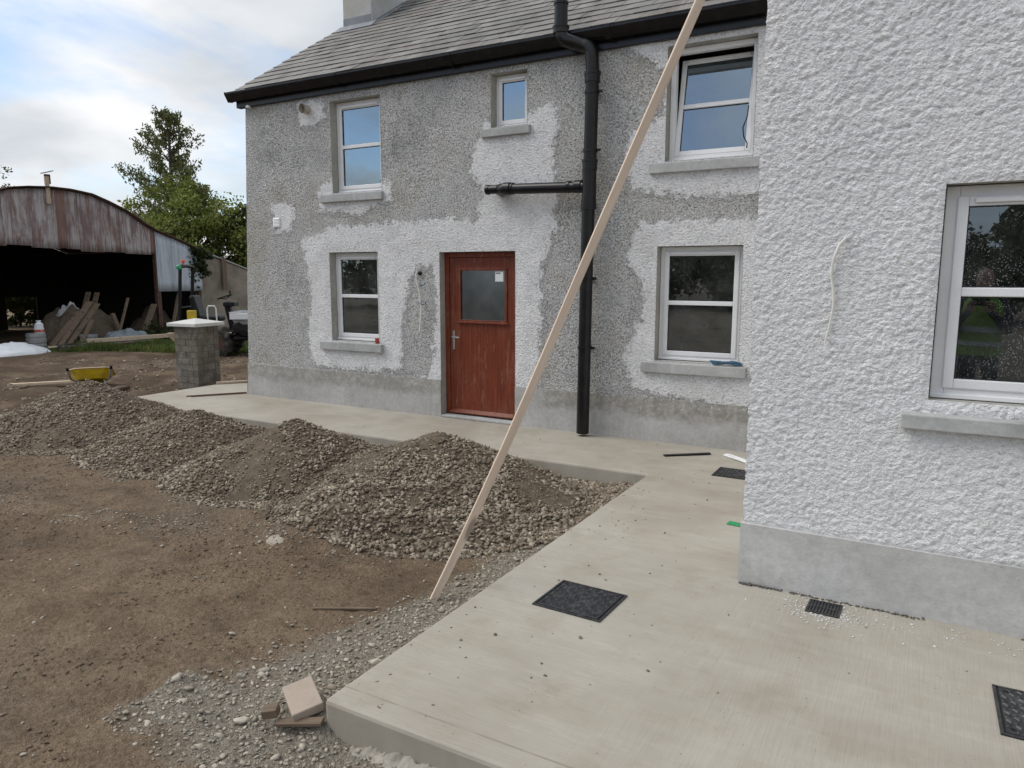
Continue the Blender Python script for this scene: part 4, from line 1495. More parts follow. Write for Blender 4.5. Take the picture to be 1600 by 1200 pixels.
slate_me = mesh_np('slate', np.array(sb.v), sb.f)
slate_me.materials.append(M['slate'])
halfs = []
for nm, sc_ in (('slate_half', 0.5),):
    hv = np.array(sb.v)
    hv[:, 0] *= sc_
    hm = mesh_np(nm, hv, sb.f)
    hm.materials.append(M['slate'])
    halfs.append(hm)
nc = int(slope_len / gauge)
cands = []
rs2 = random.Random(3)
for i in range(nc):
    off = 0.0 if i % 2 == 0 else sw_ / 2
    nrow = int(9.3 / sw_)
    for j in range(nrow):
        x = -8.46 + sw_ / 2 + off + j * sw_
        L = sl_ if (i + 2) * gauge < slope_len else slope_len - i * gauge
        s_up = i * gauge
        y = RY0 + s_up * math.cos(SL)
        z = RZ0 + s_up * math.sin(SL) + 0.010 * 1
        if x > 0.6:
            continue
        # leave room for the chimney
        if -8.40 < x < -7.70 and y > 9.20:
            continue
        half = False
        cands.append((x, y, z, half, i))
    if off:
        y = RY0 + i * gauge * math.cos(SL)
        if y < 9.2:
            cands.append((-8.46 + sw_ / 4, y, RZ0 + i * gauge * math.sin(SL) + 0.010, True, i))


def slate_M(x, y, z):
    tlt = SL - math.atan(0.021 / sl_) + rs2.uniform(-0.004, 0.004)
    return Matrix.Translation((x + rs2.uniform(-0.002, 0.002), y + rs2.uniform(-0.004, 0.004), z + 0.008 + rs2.uniform(0, 0.003))) @ Matrix.Rotation(rs2.uniform(-0.007, 0.007), 4, 'Z') @ Matrix.Rotation(tlt, 4, 'X')


vis = [q for q in cands if q[0] < -1.2]
hid = [q for q in cands if q[0] >= -1.2]
vis.sort(key=lambda q: (q[0] ** 2 + q[1] ** 2))
single, rest = vis[:298], vis[298:] + hid
for (x, y, z, half, i) in single:
    o = bpy.data.objects.new('slate', halfs[0] if half else slate_me)
    COL.objects.link(o)
    o.parent = roof
    o.matrix_local = slate_M(x, y, z)
jb = MB()
for (x, y, z, half, i) in rest:
    mm = slate_M(x, y, z)
    V = [mm @ Vector((p[0] * (0.5 if half else 1), p[1], p[2])) for p in sb.v]
    # trim at the ridge
    V = [Vector((v.x, min(v.y, RIDGE_Y), min(v.z, rz(RIDGE_Y) + 0.03))) for v in V]
    jb.add(V, sb.f)
o = jb.build('slate', M['slate'], roof, fix=False)
o['kind'] = 'stuff'
# ridge tiles
rb = MB()
nr = 24
for i in range(nr):
    x0 = -7.72 + i * 0.45
    if x0 > 0.6:
        break
    y, z = RIDGE_Y, rz(RIDGE_Y) + 0.035
    rb.prism([(y - 0.15, z - 0.085), (y, z + 0.02), (y + 0.15, z - 0.085), (y + 0.15, z - 0.10), (y, z), (y - 0.15, z - 0.10)], 'x', x0, x0 + 0.445)
rb.build('ridge_tile', M['slate'], roof, fix=True)
# chimney at the gable
chx0, chx1, chy0, chy1 = -8.34, -7.77, 9.30, 10.86
ch = MB()
ch.box(chx0, chx1, chy0, chy1, 5.30, 6.62)
ch.box(chx0 - 0.05, chx1 + 0.05, chy0 - 0.05, chy1 + 0.05, 6.62, 6.78)
chim = ch.build('chimney', M['chimney'], roof, bevel=0.01)
fl = MB()
fl.box(chx0 + 0.012, chx1 - 0.004, chy0 - 0.012, chy0 - 0.001, 5.47, 5.66)
fl.prism([(chy0 - 0.16, rz(chy0 - 0.16) + 0.035), (chy0 - 0.005, rz(chy0) + 0.05), (chy0 - 0.005, rz(chy0) + 0.042), (chy0 - 0.16, rz(chy0 - 0.16) + 0.027)], 'x', chx0 - 0.06, chx1 + 0.12)
fl.prism([(chy0 - 0.10, rz(chy0 - 0.10) + 0.032), (RIDGE_Y + 0.02, rz(RIDGE_Y) + 0.05), (RIDGE_Y + 0.02, rz(RIDGE_Y) + 0.04), (chy0 - 0.10, rz(chy0 - 0.10) + 0.024)], 'x', chx1 + 0.001, chx1 + 0.14)
fl.build('flashing', M['lead'], roof)
fs = MB()
fs.prism([(chy0 - 0.01, rz(chy0) + 0.03), (chy0 - 0.01, 5.68), (10.02, rz(10.02) + 0.22), (10.10, rz(10.10) + 0.05)], 'x', chx1 + 0.002, chx1 + 0.012)
fs.build('flashing', M['chimney'], roof)

# ---------------------------------------------------------------- soil pipe
PX, PY = -3.20, FY - 0.135
pr = 0.068


def arc(c, r0, a0, a1, n, ax='xz'):
    out = []
    for i in range(n + 1):
        a_ = a0 + (a1 - a0) * i / n
        out.append((c[0] + r0 * math.cos(a_), c[1], c[2] + r0 * math.sin(a_)))
    return out


sp = MB()
topx = -3.49
path = [(PX - 0.02, PY, 0.03), (PX, PY, 1.9), (PX + 0.035, PY, 3.75)]
path += arc((PX + 0.035 - 0.13, PY - 0.02, 3.90), 0.13, 0, R(80), 6)
path += [(topx + 0.12, PY - 0.05, 4.06)]
path += [(topx + 0.05, PY - 0.07, 4.085), (topx + 0.012, PY - 0.075, 4.13), (topx, PY - 0.075, 4.20), (topx, PY - 0.075, 4.44)]
sp.tube(path, pr, 16)
pipe = sp.build('soil_pipe', M['blackpvc'], house, smooth=True)
pipe['label'] = 'black plastic soil pipe with swan neck'
for (z0, z1, rr, dx) in [(3.66, 3.745, 0.079, 0.033), (3.735, 3.76, 0.084, 0.035), (2.80, 2.88, 0.078, 0.018), (2.44, 2.50, 0.078, 0.012), (2.50, 2.80, 0.0735, 0.015), (2.405, 2.44, 0.083, 0.011), (2.88, 2.905, 0.084, 0.018)]:
    MB().lathe([(rr, z0), (rr, z1)], (PX + dx, PY, 0), 18).build('collar', M['blackpvc'], pipe, smooth=True)
for z in (0.95, 1.68, 2.98, 3.55):
    bk = MB()
    dx = (z - 1.9) / 1.85 * 0.035 if z > 1.9 else -0.02 * (1 - z / 1.9)
    bk.lathe([(0.077, z), (0.077, z + 0.03)], (PX + dx, PY, 0), 18)
    bk.box(PX + dx + 0.075, PX + dx + 0.115, PY - 0.004, PY + 0.004, z, z + 0.03)
    bk.box(PX + dx - 0.015, PX + dx + 0.015, PY + 0.05, FY + 0.004, z, z + 0.03)
    bk.build('bracket', M['blackpvc'], pipe)
MB().lathe([(0.081, 4.155), (0.081, 4.205), (0.087, 4.206), (0.087, 4.225)], (topx, PY - 0.075, 0), 18).build('collar', M['blackpvc'], pipe, smooth=True)
cw = MB()
cw.lathe([(0.076, 4.43), (0.077, 4.455), (0.045, 4.465)], (topx, PY - 0.075, 0), 18)
for i in range(8):
    a_ = i * math.pi / 4
    cw.tube([(topx + 0.042 * math.cos(a_), PY - 0.075 + 0.042 * math.sin(a_), 4.46), (topx + 0.042 * math.cos(a_), PY - 0.075 + 0.042 * math.sin(a_), 4.505), (topx, PY - 0.075, 4.54)], 0.007, 5)
cw.build('vent_cowl', M['blackpvc'], pipe, smooth=True)
br_ = MB()
br_.tube([(PX - 0.02, PY, 2.635), (-4.16, PY, 2.665)], 0.057, 14)
br_.build('branch_pipe', M['blackpvc'], pipe, smooth=True)
for (xa, xb, rr) in [(-3.34, -3.27, 0.066), (-3.43, -3.40, 0.064), (-4.20, -4.12, 0.068), (-4.10, -4.085, 0.065)]:
    MB().tube([(xa, PY, 2.64 + (PX - xa) * 0.030), (xb, PY, 2.64 + (PX - xb) * 0.030)], rr, 16).build('collar', M['blackpvc'], pipe, smooth=True)
el = MB()
el.tube([(-4.16, PY, 2.667), (-4.25, PY + 0.01, 2.668), (-4.30, PY + 0.06, 2.668), (-4.31, FY + 0.01, 2.668)], 0.062, 14)
el.tube([(-4.28, PY + 0.0, 2.668), (-4.40, PY, 2.670)], 0.048, 14)
el.tube([(-4.39, PY, 2.670), (-4.43, PY, 2.670)], 0.054, 14)
el.build('elbow', M['blackpvc'], pipe, smooth=True)

# small fittings on the wall
vp = MB()
vp.tube([(-7.22, FY + 0.02, 3.845), (-7.22, FY - 0.11, 3.84)], 0.056, 16, caps=False)
vp.tube([(-7.22, FY - 0.11, 3.84), (-7.22, FY + 0.02, 3.845)], 0.047, 16, caps=False)
vp.add([(-7.22 + 0.05 * math.cos(t), FY - 0.0, 3.84 + 0.05 * math.sin(t)) for t in np.linspace(0, 2 * math.pi, 12, endpoint=False)], [list(range(12))])
vp.build('overflow_pipe', simple('pale_pipe', (0.42, 0.38, 0.33), 0.6, 0.15), house, fix=False)
vc = MB()
vc.box(-7.93, -7.80, FY - 0.022, FY + 0.01, 2.37, 2.50)
for i in range(6):
    z = 2.384 + i * 0.019
    vc.prism([(FY - 0.0225, z), (FY - 0.032, z), (FY - 0.0225, z + 0.014)], 'x', -7.92, -7.81)
vc.build('vent_cover', M['white'], house, bevel=0.002)
MB().lathe([(0.0, 0), (0.03, 0.002), (0.034, 0.02), (0.02, 0.035), (0.0, 0.04)], (-8.24, FY - 0.075, 3.955), 14).build('sensor_lamp', M['white'], house, smooth=True)

# ---------------------------------------------------------------- the wing
WW = (0.01, 0.93, 1.13, 2.17)
WPL = 0.35


def wing_wall():
    xs = cuts(WX, 1.3, 0.0062, WW[:2])
    zs = cuts(WPL, 3.75, 0.0062, WW[2:])
    X, Zz = np.meshgrid(xs, zs, indexing='ij')
    nx, nz = X.shape
    wx = X + 0.008 * fbm(X * 25, Zz * 25, 50, 3)
    wz = Zz + 0.008 * fbm(X * 25, Zz * 25, 51, 3)
    cover = np.clip(0.45 + 1.1 * fbm(X * 2.6, Zz * 2.6, 57, 3), 0.4, 1.15)
    hh = chips(wx, wz, 0.031, 0.024, 52) * 0.0078 * cover + chips(wx, wz, 0.015, 0.0125, 152) * 0.0046 + 0.0045 * fbm(X * 55, Zz * 65, 53, 3, 0.6) + 0.012 * (fbm(X * 1.2, Zz * 1.2, 54, 3) - 0.5)
    dist = np.maximum(np.maximum(WW[0] - X, X - WW[1]), np.maximum(WW[2] - Zz, Zz - WW[3]))
    hh = hh * np.clip(0.35 + dist / 0.05, 0.35, 1)
    hh = hh * np.clip(0.4 + (Zz - WPL) / 0.03, 0, 1)
    Y = WY - hh
    xoff = np.where(X < WX + 0.004, -0.6 * hh * (0.5 + vnoise(Zz * 40, Zz * 0, 4)), 0)
    V = np.stack([X + xoff, Y, Zz], -1).reshape(-1, 3)
    idx = np.arange(nx * nz).reshape(nx, nz)
    cx = (X[:-1, :-1] + X[1:, 1:]) / 2
    cz = (Zz[:-1, :-1] + Zz[1:, 1:]) / 2
    keep = ~((cx > WW[0]) & (cx < WW[1]) & (cz > WW[2]) & (cz < WW[3]))
    F = np.stack([idx[:-1, :-1], idx[1:, :-1], idx[1:, 1:], idx[:-1, 1:]], -1)[keep]
    gv, G = [], []
    base = len(V)

    def quad(*q):
        b_ = base + len(gv)
        gv.extend(q)
        G.append([b_, b_ + 1, b_ + 2, b_ + 3])
    quad((1.3, WY - .003, 0), (6, WY - .003, 0), (6, WY - .003, 4.2), (1.3, WY - .003, 4.2))
    quad((WX, WY - .003, 3.75), (1.3, WY - .003, 3.75), (1.3, WY - .003, 4.2), (WX, WY - .003, 4.2))
    quad((WX - .002, FY + 0.1, 0), (WX - .002, WY - .004, 0), (WX - .002, WY - .004, 4.2), (WX - .002, FY + 0.1, 4.2))
    F = np.concatenate([F, np.array(G)])
    V = np.concatenate([V, np.array(gv)])
    w = link('wing_wall', mesh_np('wing_wall', V, F, True), M['roughcast'], house)
    w['label'] = 'coarse white roughcast wall of the projecting wing'


wing_wall()
plinth('wing_plinth', WX - 0.012, 1.3, WY, WPL, M['plinth_w'], house, proud=0.020)
r = MB()
a, b, c, d = WW
y0, y1 = WY - 0.003, WY + 0.34
r.add([(a, y0, c), (a, y1, c), (a, y1, d), (a, y0, d)], [[0, 1, 2, 3]])
r.add([(b, y0, c), (b, y1, c), (b, y1, d), (b, y0, d)], [[3, 2, 1, 0]])
r.add([(a, y0, d), (a, y1, d), (b, y1, d), (b, y0, d)], [[0, 1, 2, 3]])
r.add([(a, y0, c), (a, y1, c), (b, y1, c), (b, y0, c)], [[3, 2, 1, 0]])
r.build('reveal', M['reveal'], house, fix=False)
window('wing', a, b, c, d, WY, 'white framed wing window spattered with droplets', sill=(-0.10, 1.04, 0.985, 1.075), glass='glass_wing', depth=0.085, fw=0.058, sillp=0.06, room_sticker=False)
r = MB()
r.box(a, b, WY - 0.002, WY + 0.1, 1.07, 1.129)
r.build('sill_bed', M['reveal'], house)
# wing room
r = MB()
r.add([(-0.6, 7.0, 0), (3, 7.0, 0), (3, 7.0, 2.5), (-0.6, 7.0, 2.5)], [[0, 1, 2, 3]])
r.add([(-0.6, WY + .34, 2.5), (3, WY + .34, 2.5), (3, 7.0, 2.5), (-0.6, 7.0, 2.5)], [[0, 1, 2, 3]])
r.add([(-0.6, WY + .34, 0.01), (3, WY + .34, 0.01), (3, 7.0, 0.01), (-0.6, 7.0, 0.01)], [[0, 1, 2, 3]])
for xx in (-0.6, 3):
    r.add([(xx, WY + .34, 0), (xx, 7, 0), (xx, 7, 2.5), (xx, WY + .34, 2.5)], [[0, 1, 2, 3]])
for (xa, xb, za, zb) in [(-0.6, a, 0, 2.5), (b, 3, 0, 2.5), (a, b, 0, c), (a, b, d, 2.5)]:
    r.add([(xa, WY + .34, za), (xb, WY + .34, za), (xb, WY + .34, zb), (xa, WY + .34, zb)], [[0, 1, 2, 3]])
r.build('room_wall', M['plaster'], house, fix=False)
# wing eaves (above the picture) that the batten leans on
MB().box(-1.0, 6.0, WY - 0.05, WY + 0.03, 3.985, 4.125).build('fascia', M['blackpvc'], house, bevel=0.004)
MB().prism([(p[0] - (FY - WY), p[1]) for p in gp], 'x', -1.03, 6.0).build('gutter', M['blackpvc'], house)
r = MB()
wr = WY - 0.10
r.prism([(wr, 4.19), (wr, 4.23), (wr + 3.6, 4.23 + 3.6 * 0.6393), (wr + 7.0, 4.23), (wr + 7.0, 4.19), (wr + 3.6, 4.19 + 3.6 * 0.6393 - 0.02)], 'x', -0.98, 6.0)
r.build('wing_roof', M['slate'], house)
r = MB()
r.prism([(WY, 4.2), (wr + 3.6, 4.15 + 3.6 * 0.6393), (wr + 7.0, 4.2)], 'x', WX - 0.002, WX + 0.2)
r.build('wing_gable', M['roughcast'], house)

# stains of damp soil splashed along the wall foot
sp_ = np.random.RandomState(8)
n = 900
x = np.concatenate([sp_.uniform(WX, 1.2, 650), WX + np.abs(sp_.normal(size=250)) * 0.12])
y = WY - 0.03 - np.abs(sp_.normal(size=n)) * 0.010
size = 0.003 + 0.007 * sp_.rand(n) ** 2
k = fbm(x * 5, x * 0, 3, 3) > 0.42
o = link('mortar_droppings', rocks_mesh('mortar_droppings', np.stack([x, y, size * 0.4], -1)[k], size[k], 71, 0.4), simple('damp_mortar', (0.11, 0.105, 0.095), 0.95, 0.3, 20))
tag(o, 'dark damp droppings along the foot of the wing plinth', 'droppings', kind='stuff')


# ------------------------------------------------------------------ things on the slab
def manhole(x0, x1, y0, y1, label, rot=0.0, keys=True):
    cx, cy = (x0 + x1) / 2, (y0 + y1) / 2
    w, dpt = (x1 - x0) / 2, (y1 - y0) / 2
    e = empty('manhole_cover', (cx, cy, 0.0), rot, label, 'manhole cover', 'plastic manhole covers in the slab')
    MB().box(-w, w, -dpt, dpt, 0.001, 0.010).build('lid', M['blackcover'], e, bevel=0.003, recenter=False)
    fr = MB()
    frame = 0.020
    MB().box(-w - 0.008, w + 0.008, -dpt - 0.008, dpt + 0.008, 0.0005, 0.0012).build('seat', M['ink'], e, recenter=False)  # black sheet drawn as the shade in the rim gap
    fr.box(-w - frame, -w - 0.008, -dpt - frame, dpt + frame, 0.001, 0.008)
    fr.box(w + 0.008, w + frame, -dpt - frame, dpt + frame, 0.001, 0.008)
    fr.box(-w - 0.008, w + 0.008, -dpt - frame, -dpt - 0.008, 0.001, 0.0078)
    fr.box(-w - 0.008, w + 0.008, dpt + 0.008, dpt + frame, 0.001, 0.0078)
    fr.build('rim', M['blackcover'], e, recenter=False)
    tr = MB()
    nx, ny = int(2 * w / 0.030), int(2 * dpt / 0.030)
    for i in range(nx):
        for j in range(ny):
            px, py = -w + (i + 0.5) * 2 * w / nx, -dpt + (j + 0.5) * 2 * dpt / ny
            if abs(px) > w - 0.045 and abs(py) > dpt - 0.045:
                continue
            ang = R(45) if (i + j) % 2 else R(-45)
            Mx = Matrix.Translation((px, py, 0.0)) @ Matrix.Rotation(ang, 4, 'Z')
            V = [Mx @ Vector(v) for v in [(-0.013, -0.005, 0.0099), (0.013, -0.005, 0.0099), (0.013, 0.005, 0.0099), (-0.013, 0.005, 0.0099), (-0.009, 0, 0.0160), (0.009, 0, 0.0160)]]
            tr.add(V, [[0, 1, 5, 4], [2, 3, 4, 5], [1, 2, 5], [3, 0, 4]])
    g = tr.build('tread', M['blackcover'], e, recenter=False)
    g['kind'] = 'stuff'
    for sx in (-1, 1):
        for sy in (-1, 1):
            MB().lathe([(0.011, 0.0101), (0.011, 0.0108), (0.004, 0.0108)], (sx * (w - 0.025), sy * (dpt - 0.025), 0), 10).build('screw', M['black'], e, recenter=False)
    return e


manhole(-1.72, -1.365, 3.29, 3.61, 'black square manhole cover alone in the middle of the forecourt slab', R(-2))
manhole(0.36, 0.72, 3.20, 3.55, 'black manhole cover cut by the right picture edge', R(1))
manhole(-1.56, -1.23, 6.31, 6.58, 'black manhole cover by the corner of the wing below the wall', R(0))

e = empty('drain_grating', (-0.385, 3.995, 0), R(-1), 'small black slotted drain grating at the foot of the wing wall', 'drain grating')
fr = MB()
s = 0.082
fr.box(-s, -s + 0.010, -s, s, 0.001, 0.007)
fr.box(s - 0.010, s, -s, s, 0.001, 0.007)
fr.box(-s + 0.010, s - 0.010, -s, -s + 0.010, 0.001, 0.0068)
fr.box(-s + 0.010, s - 0.010, s - 0.010, s, 0.001, 0.0068)
fr.build('frame', M['blackcover'], e, recenter=False)
MB().box(-s + 0.010, s - 0.010, -s + 0.010, s - 0.010, 0.0008, 0.0015).build('sump', M['ink'], e, recenter=False)  # flat black sheet standing for the shade below the bars
bar_me = None
for i in range(9):
    x = -s + 0.018 + i * (2 * s - 0.036) / 8
    if bar_me is None:
        o = MB().box(-0.0035, 0.0035, -s + 0.011, s - 0.011, 0.0016, 0.0064).build('bar', M['blackcover'], e, recenter=False)
        bar_me = o.data
        o.location = (x, 0, 0)
    else:
        o = link('bar', bar_me, None, e, (x, 0, 0))
MB().box(-s + 0.011, s - 0.011, -0.006, 0.006, 0.0066, 0.0072).build('crossbar', M['blackcover'], e, recenter=False)

o = MB().bar((-2.16, 6.75, 0.009), (-1.79, 7.04, 0.012), 0.045, 0.014).build('plastic_strip', M['blackpvc'], bevel=0.003)
tag(o, 'short black plastic strip lying on the path below the lower right window', 'strip')
lp = [(-1.40, 6.90, 0.012), (-1.50, 6.98, 0.014), (-1.60, 7.06, 0.014), (-1.645, 7.075, 0.012), (-1.655, 7.05, 0.011), (-1.60, 7.0, 0.012), (-1.50, 6.91, 0.02), (-1.38, 6.83, 0.012)]
o = MB().tube(lp, 0.010, 6).build('strap_loop', M['white'], smooth=True)
tag(o, 'loop of white strap lying at the corner behind the wing', 'strap')
tp = MB()
tp.add([(-1.155, 5.075, 0.003), (-1.03, 5.06, 0.003), (-1.025, 5.13, 0.003), (-1.15, 5.145, 0.003), (-1.155, 5.075, 0.006), (-1.03, 5.06, 0.008), (-1.025, 5.13, 0.006), (-1.15, 5.145, 0.007)], [[0, 3, 2, 1], [4, 5, 6, 7], [0, 1, 5, 4], [1, 2, 6, 5], [2, 3, 7, 6], [3, 0, 4, 7]])
o = tp.build('tape_scrap', M['greentape'])
tag(o, 'scrap of green tape on the slab beside the wing corner', 'tape')

# leaning batten
foot, top = Vector((-2.385, 3.262, float(ground_z(np.array([-2.385]), np.array([3.262]))[0]) - 0.015)), Vector((-0.755, 3.915, 4.00))
dv = (top - foot)
L = dv.length + 0.28
dvn = dv.normalized()
xax = dvn.cross(Vector((0.55, -0.83, 0))).normalized()
yax = dvn.cross(xax)
pm = MB()
segs = 14
for i in range(segs + 1):
    t = i / segs
    bow = 0.030 * math.sin(t * math.pi) + 0.009 * math.sin(t * 9)
    w, hgt = 0.022, 0.018
    c = dvn * (L * t) + xax * bow
    V = [c + xax * sx * w + yax * sy * hgt for sx, sy in ((-1, -1), (1, -1), (1, 1), (-1, 1))]
    pm.v += [(float(v.dot(xax)), float(v.dot(yax)), float(v.dot(dvn))) for v in V]
for i in range(segs):
    for k in range(4):
        pm.f.append([i * 4 + k, i * 4 + (k + 1) % 4, (i + 1) * 4 + (k + 1) % 4, (i + 1) * 4 + k])
pm.f += [[3, 2, 1, 0], [segs * 4 + k for k in range(4)]]
o = pm.build('timber_batten', M['pine'], recenter=False, bevel=0.003)
MM = Matrix((xax, yax, dvn)).transposed().to_4x4()
MM.translation = foot
o.matrix_world = MM
tag(o, 'long pale timber batten leaning from the chippings up to the wing gutter', 'batten')

# cables
o = MB().tube([(-5.48, FY + 0.01, 1.755), (-5.487, FY - 0.045, 1.765), (-5.50, FY - 0.05, 1.74), (-5.495, FY - 0.045, 1.66), (-5.465, FY - 0.03, 1.52), (-5.45, FY - 0.03, 1.35), (-5.452, FY - 0.03, 1.2), (-5.47, FY - 0.04, 1.04)], 0.0075, 6).build('wall_cable', M['cable'], smooth=True)
tag(o, 'white cable hanging out of the grey wall left of the red door', 'cable')
o = MB().lathe([(0.025, 0), (0.028, 0.012), (0.016, 0.03)], (0, 0, 0), 12, Matrix.Rotation(R(90), 3, 'X').to_4x4()).build('cable_sleeve', M['black'], smooth=True, recenter=False)
o.location = (-5.465, FY - 0.006, 1.75)
tag(o, 'black sleeve where the cable leaves the grey wall', 'sleeve')
o = MB().tube([(-0.405, WY + 0.01, 1.925), (-0.41, WY - 0.03, 1.925), (-0.435, WY - 0.038, 1.895), (-0.462, WY - 0.03, 1.82), (-0.468, WY - 0.026, 1.74), (-0.452, WY - 0.026, 1.66), (-0.448, WY - 0.024, 1.58), (-0.462, WY - 0.024, 1.48), (-0.478, WY - 0.030, 1.39)], [0.008, 0.008, 0.008, 0.0075, 0.0075, 0.007, 0.006, 0.005, 0.005], 7).build('wall_cable', M['cable'], smooth=True)
tag(o, 'white cable hanging out of the white roughcast wing wall', 'cable')
for (xx, zz, i) in ((-5.435, 1.60, 0), (-5.425, 1.37, 1)):
    o = MB().tube([(xx - 0.03, FY - 0.032, zz + 0.02), (xx, FY - 0.036, zz), (xx + 0.045, FY - 0.034, zz + 0.012), (xx + 0.06, FY - 0.03, zz + 0.04)], 0.006, 5).build('cord_end', M['rope'], smooth=True)
    tag(o, ['upper', 'lower'][i] + ' tuft of blue cord on the wall beside the hanging cable', 'cord')

# rope coil and tin on sills
pts = []
for i in range(90):
    t = i / 89
    a_ = t * 2 * math.pi * 4.3
    pts.append((-1.74 + 0.15 * math.cos(a_) * (0.75 + 0.25 * math.sin(a_ * 0.37)) + 0.02 * math.sin(i * 1.3), FY - 0.005 + 0.042 * math.sin(a_) * (0.8 + 0.2 * math.cos(i)), 0.862 + 0.022 * t + 0.007 * math.sin(i * 0.9)))
o = MB().tube(pts, 0.0075, 5).build('rope_coil', M['rope'], smooth=True)
tag(o, 'blue rope coiled on the lower right window sill', 'rope')
o = MB().lathe([(0.026, 0), (0.027, 0.004), (0.0265, 0.062), (0.022, 0.066), (0.015, 0.068)], (-6.175, FY + 0.0, 0.862), 14).build('drink_can', M['red'], smooth=True)
tag(o, 'small red can standing on the lower left window sill', 'can')

# tipped paving block and bits beside the slab nose
gz = float(ground_z(np.array([-2.24]), np.array([2.11]))[0])
o = MB().box(-0.098, 0.098, -0.066, 0.066, 0, 0.045).build('paving_block', M['pinkblock'], bevel=0.006)
o.location = (-2.235, 2.105, gz + 0.022)
o.rotation_euler = (R(10), R(8), R(-31))
tag(o, 'pale paving block tipped against the slab corner', 'block')
o = MB().box(-0.033, 0.033, -0.026, 0.026, 0, 0.04).build('timber_offcut', M['oldwood'], bevel=0.004)
o.location = (-2.30, 1.985, gz + 0.01)
o.rotation_euler = (R(6), R(-8), R(30))
tag(o, 'small brown timber offcut below the tipped paving block', 'offcut')
o = MB().box(-0.10, 0.10, -0.022, 0.022, 0, 0.016).build('timber_offcut', M['oldwood'], bevel=0.003)
o.location = (-2.165, 2.015, gz - 0.002)
o.rotation_euler = (R(4), R(-6), R(22))
tag(o, 'flat brown lath under the tipped paving block', 'offcut')
o = MB().bar((-2.93, 2.86, GZ + 0.012), (-2.60, 3.02, GZ + 0.022), 0.018, 0.012).build('timber_stick', M['oldwood'], bevel=0.003)
tag(o, 'thin dark stick lying on the dirt left of the batten foot', 'stick')


def lumpy(name, x0, x1, y0, y1, hfun, mat, res, label, cat):
    X, Y = np.meshgrid(np.arange(x0, x1, res), np.arange(y0, y1, res), indexing='ij')
    Z = hfun(X, Y)
    nx, ny = X.shape
    idx = np.arange(nx * ny).reshape(nx, ny)
    F = np.stack([idx[:-1, :-1], idx[1:, :-1], idx[1:, 1:], idx[:-1, 1:]], -1).reshape(-1, 4)
    o_ = link(name, mesh_np(name, np.stack([X, Y, Z], -1).reshape(-1, 3), F, True), mat)
    return tag(o_, label, cat)


lumpy('concrete_spill', SLX + 0.02, 0.4, SLY - 0.20, SLY + 0.02,
      lambda x, y: ground_z(x, y) - 0.045 + np.clip((x - SLX - 0.03) * 5, 0, 1) * 0.058 * np.clip(1.1 - (SLY - y) / (0.05 + 0.15 * fbm(x * 6, y * 0, 7, 3)), 0, 1) * (0.75 + 0.5 * fbm(x * 30, y * 30, 6, 4)) + 0.022 * fbm(x * 75, y * 75, 2, 3),
      M['spill'], 0.006, 'rough spill of set concrete under the front edge of the slab', 'concrete spill')
lumpy('mortar_splat', -4.17, -3.73, 3.36, 3.68,
      lambda x, y: ground_z(x, y) - 0.024 + 0.032 * np.clip(1 - ((x + 3.95) / 0.11) ** 2 - ((y - 3.52) / 0.07) ** 2 + 0.5 * (fbm(x * 9, y * 9, 3, 3) - 0.5), 0, 1) ** 0.5,
      M['gravel_grey'], 0.015, 'round whitish mortar splat on the dirt in the middle of the yard', 'mortar')

# ------------------------------------------------------------------ gate pillar
pil = empty('gate_pillar', (-10.615, 8.02, GZ), R(6), 'square block pillar with a white pyramid cap beyond the path end', 'pillar')
hw = 0.238
MB().box(-hw + 0.007, hw - 0.007, -hw + 0.007, hw - 0.007, 0, 1.03).build('core', M['mortar'], pil, recenter=False)
bl, bh, bd = 0.2, 0.094, 0.098
ncr = 10
ch_ = 1.03 / ncr
br_meshes = []
for k in range(3):
    bm_ = MB().box(-0.1, 0.1, -0.049, 0.049, 0, ch_ - 0.009)
    rr_ = random.Random(k)
    bm_.v = [(v[0] + rr_.uniform(-.003, .003), v[1] + rr_.uniform(-.003, .003), v[2] + rr_.uniform(-.002, .002)) for v in bm_.v]
    me = mesh_np('brick', np.array(bm_.v), bm_.f)
    me.materials.append(M['block'])
    br_meshes.append(me)
for i in range(ncr):
    for sd in range(4):
        sp_n = 2 * hw - 0.106
        lo_, sh_ = sp_n * 0.66 - 0.006, sp_n * 0.34 - 0.006
        lay = [(-hw + lo_ / 2, lo_), (-hw + lo_ + 0.009 + sh_ / 2, sh_)] if i % 2 else [(-hw + sh_ / 2, sh_), (-hw + sh_ + 0.009 + lo_ / 2, lo_)]
        for (u, ln) in lay:
            o = bpy.data.objects.new('brick', br_meshes[rnd.randrange(3)])
            COL.objects.link(o)
            o.parent = pil
            Rm = Matrix.Rotation(sd * math.pi / 2, 4, 'Z')
            o.matrix_local = Rm @ Matrix.Translation((u, -hw + 0.049 + rnd.uniform(-.005, .005), i * ch_ + 0.003)) @ Matrix.Diagonal((ln / 0.2, 1, 1, 1))
cp = MB()
cw_ = 0.315
cp.add([(-cw_, -cw_, 1.03), (cw_, -cw_, 1.03), (cw_, cw_, 1.03), (-cw_, cw_, 1.03), (-cw_, -cw_, 1.085), (cw_, -cw_, 1.085), (cw_, cw_, 1.085), (-cw_, cw_, 1.085), (0, 0, 1.155)],
       [[0, 3, 2, 1], [0, 1, 5, 4], [1, 2, 6, 5], [2, 3, 7, 6], [3, 0, 4, 7], [4, 5, 8], [5, 6, 8], [6, 7, 8], [7, 4, 8]])
cp.build('cap', M['cap'], pil, bevel=0.008, recenter=False)

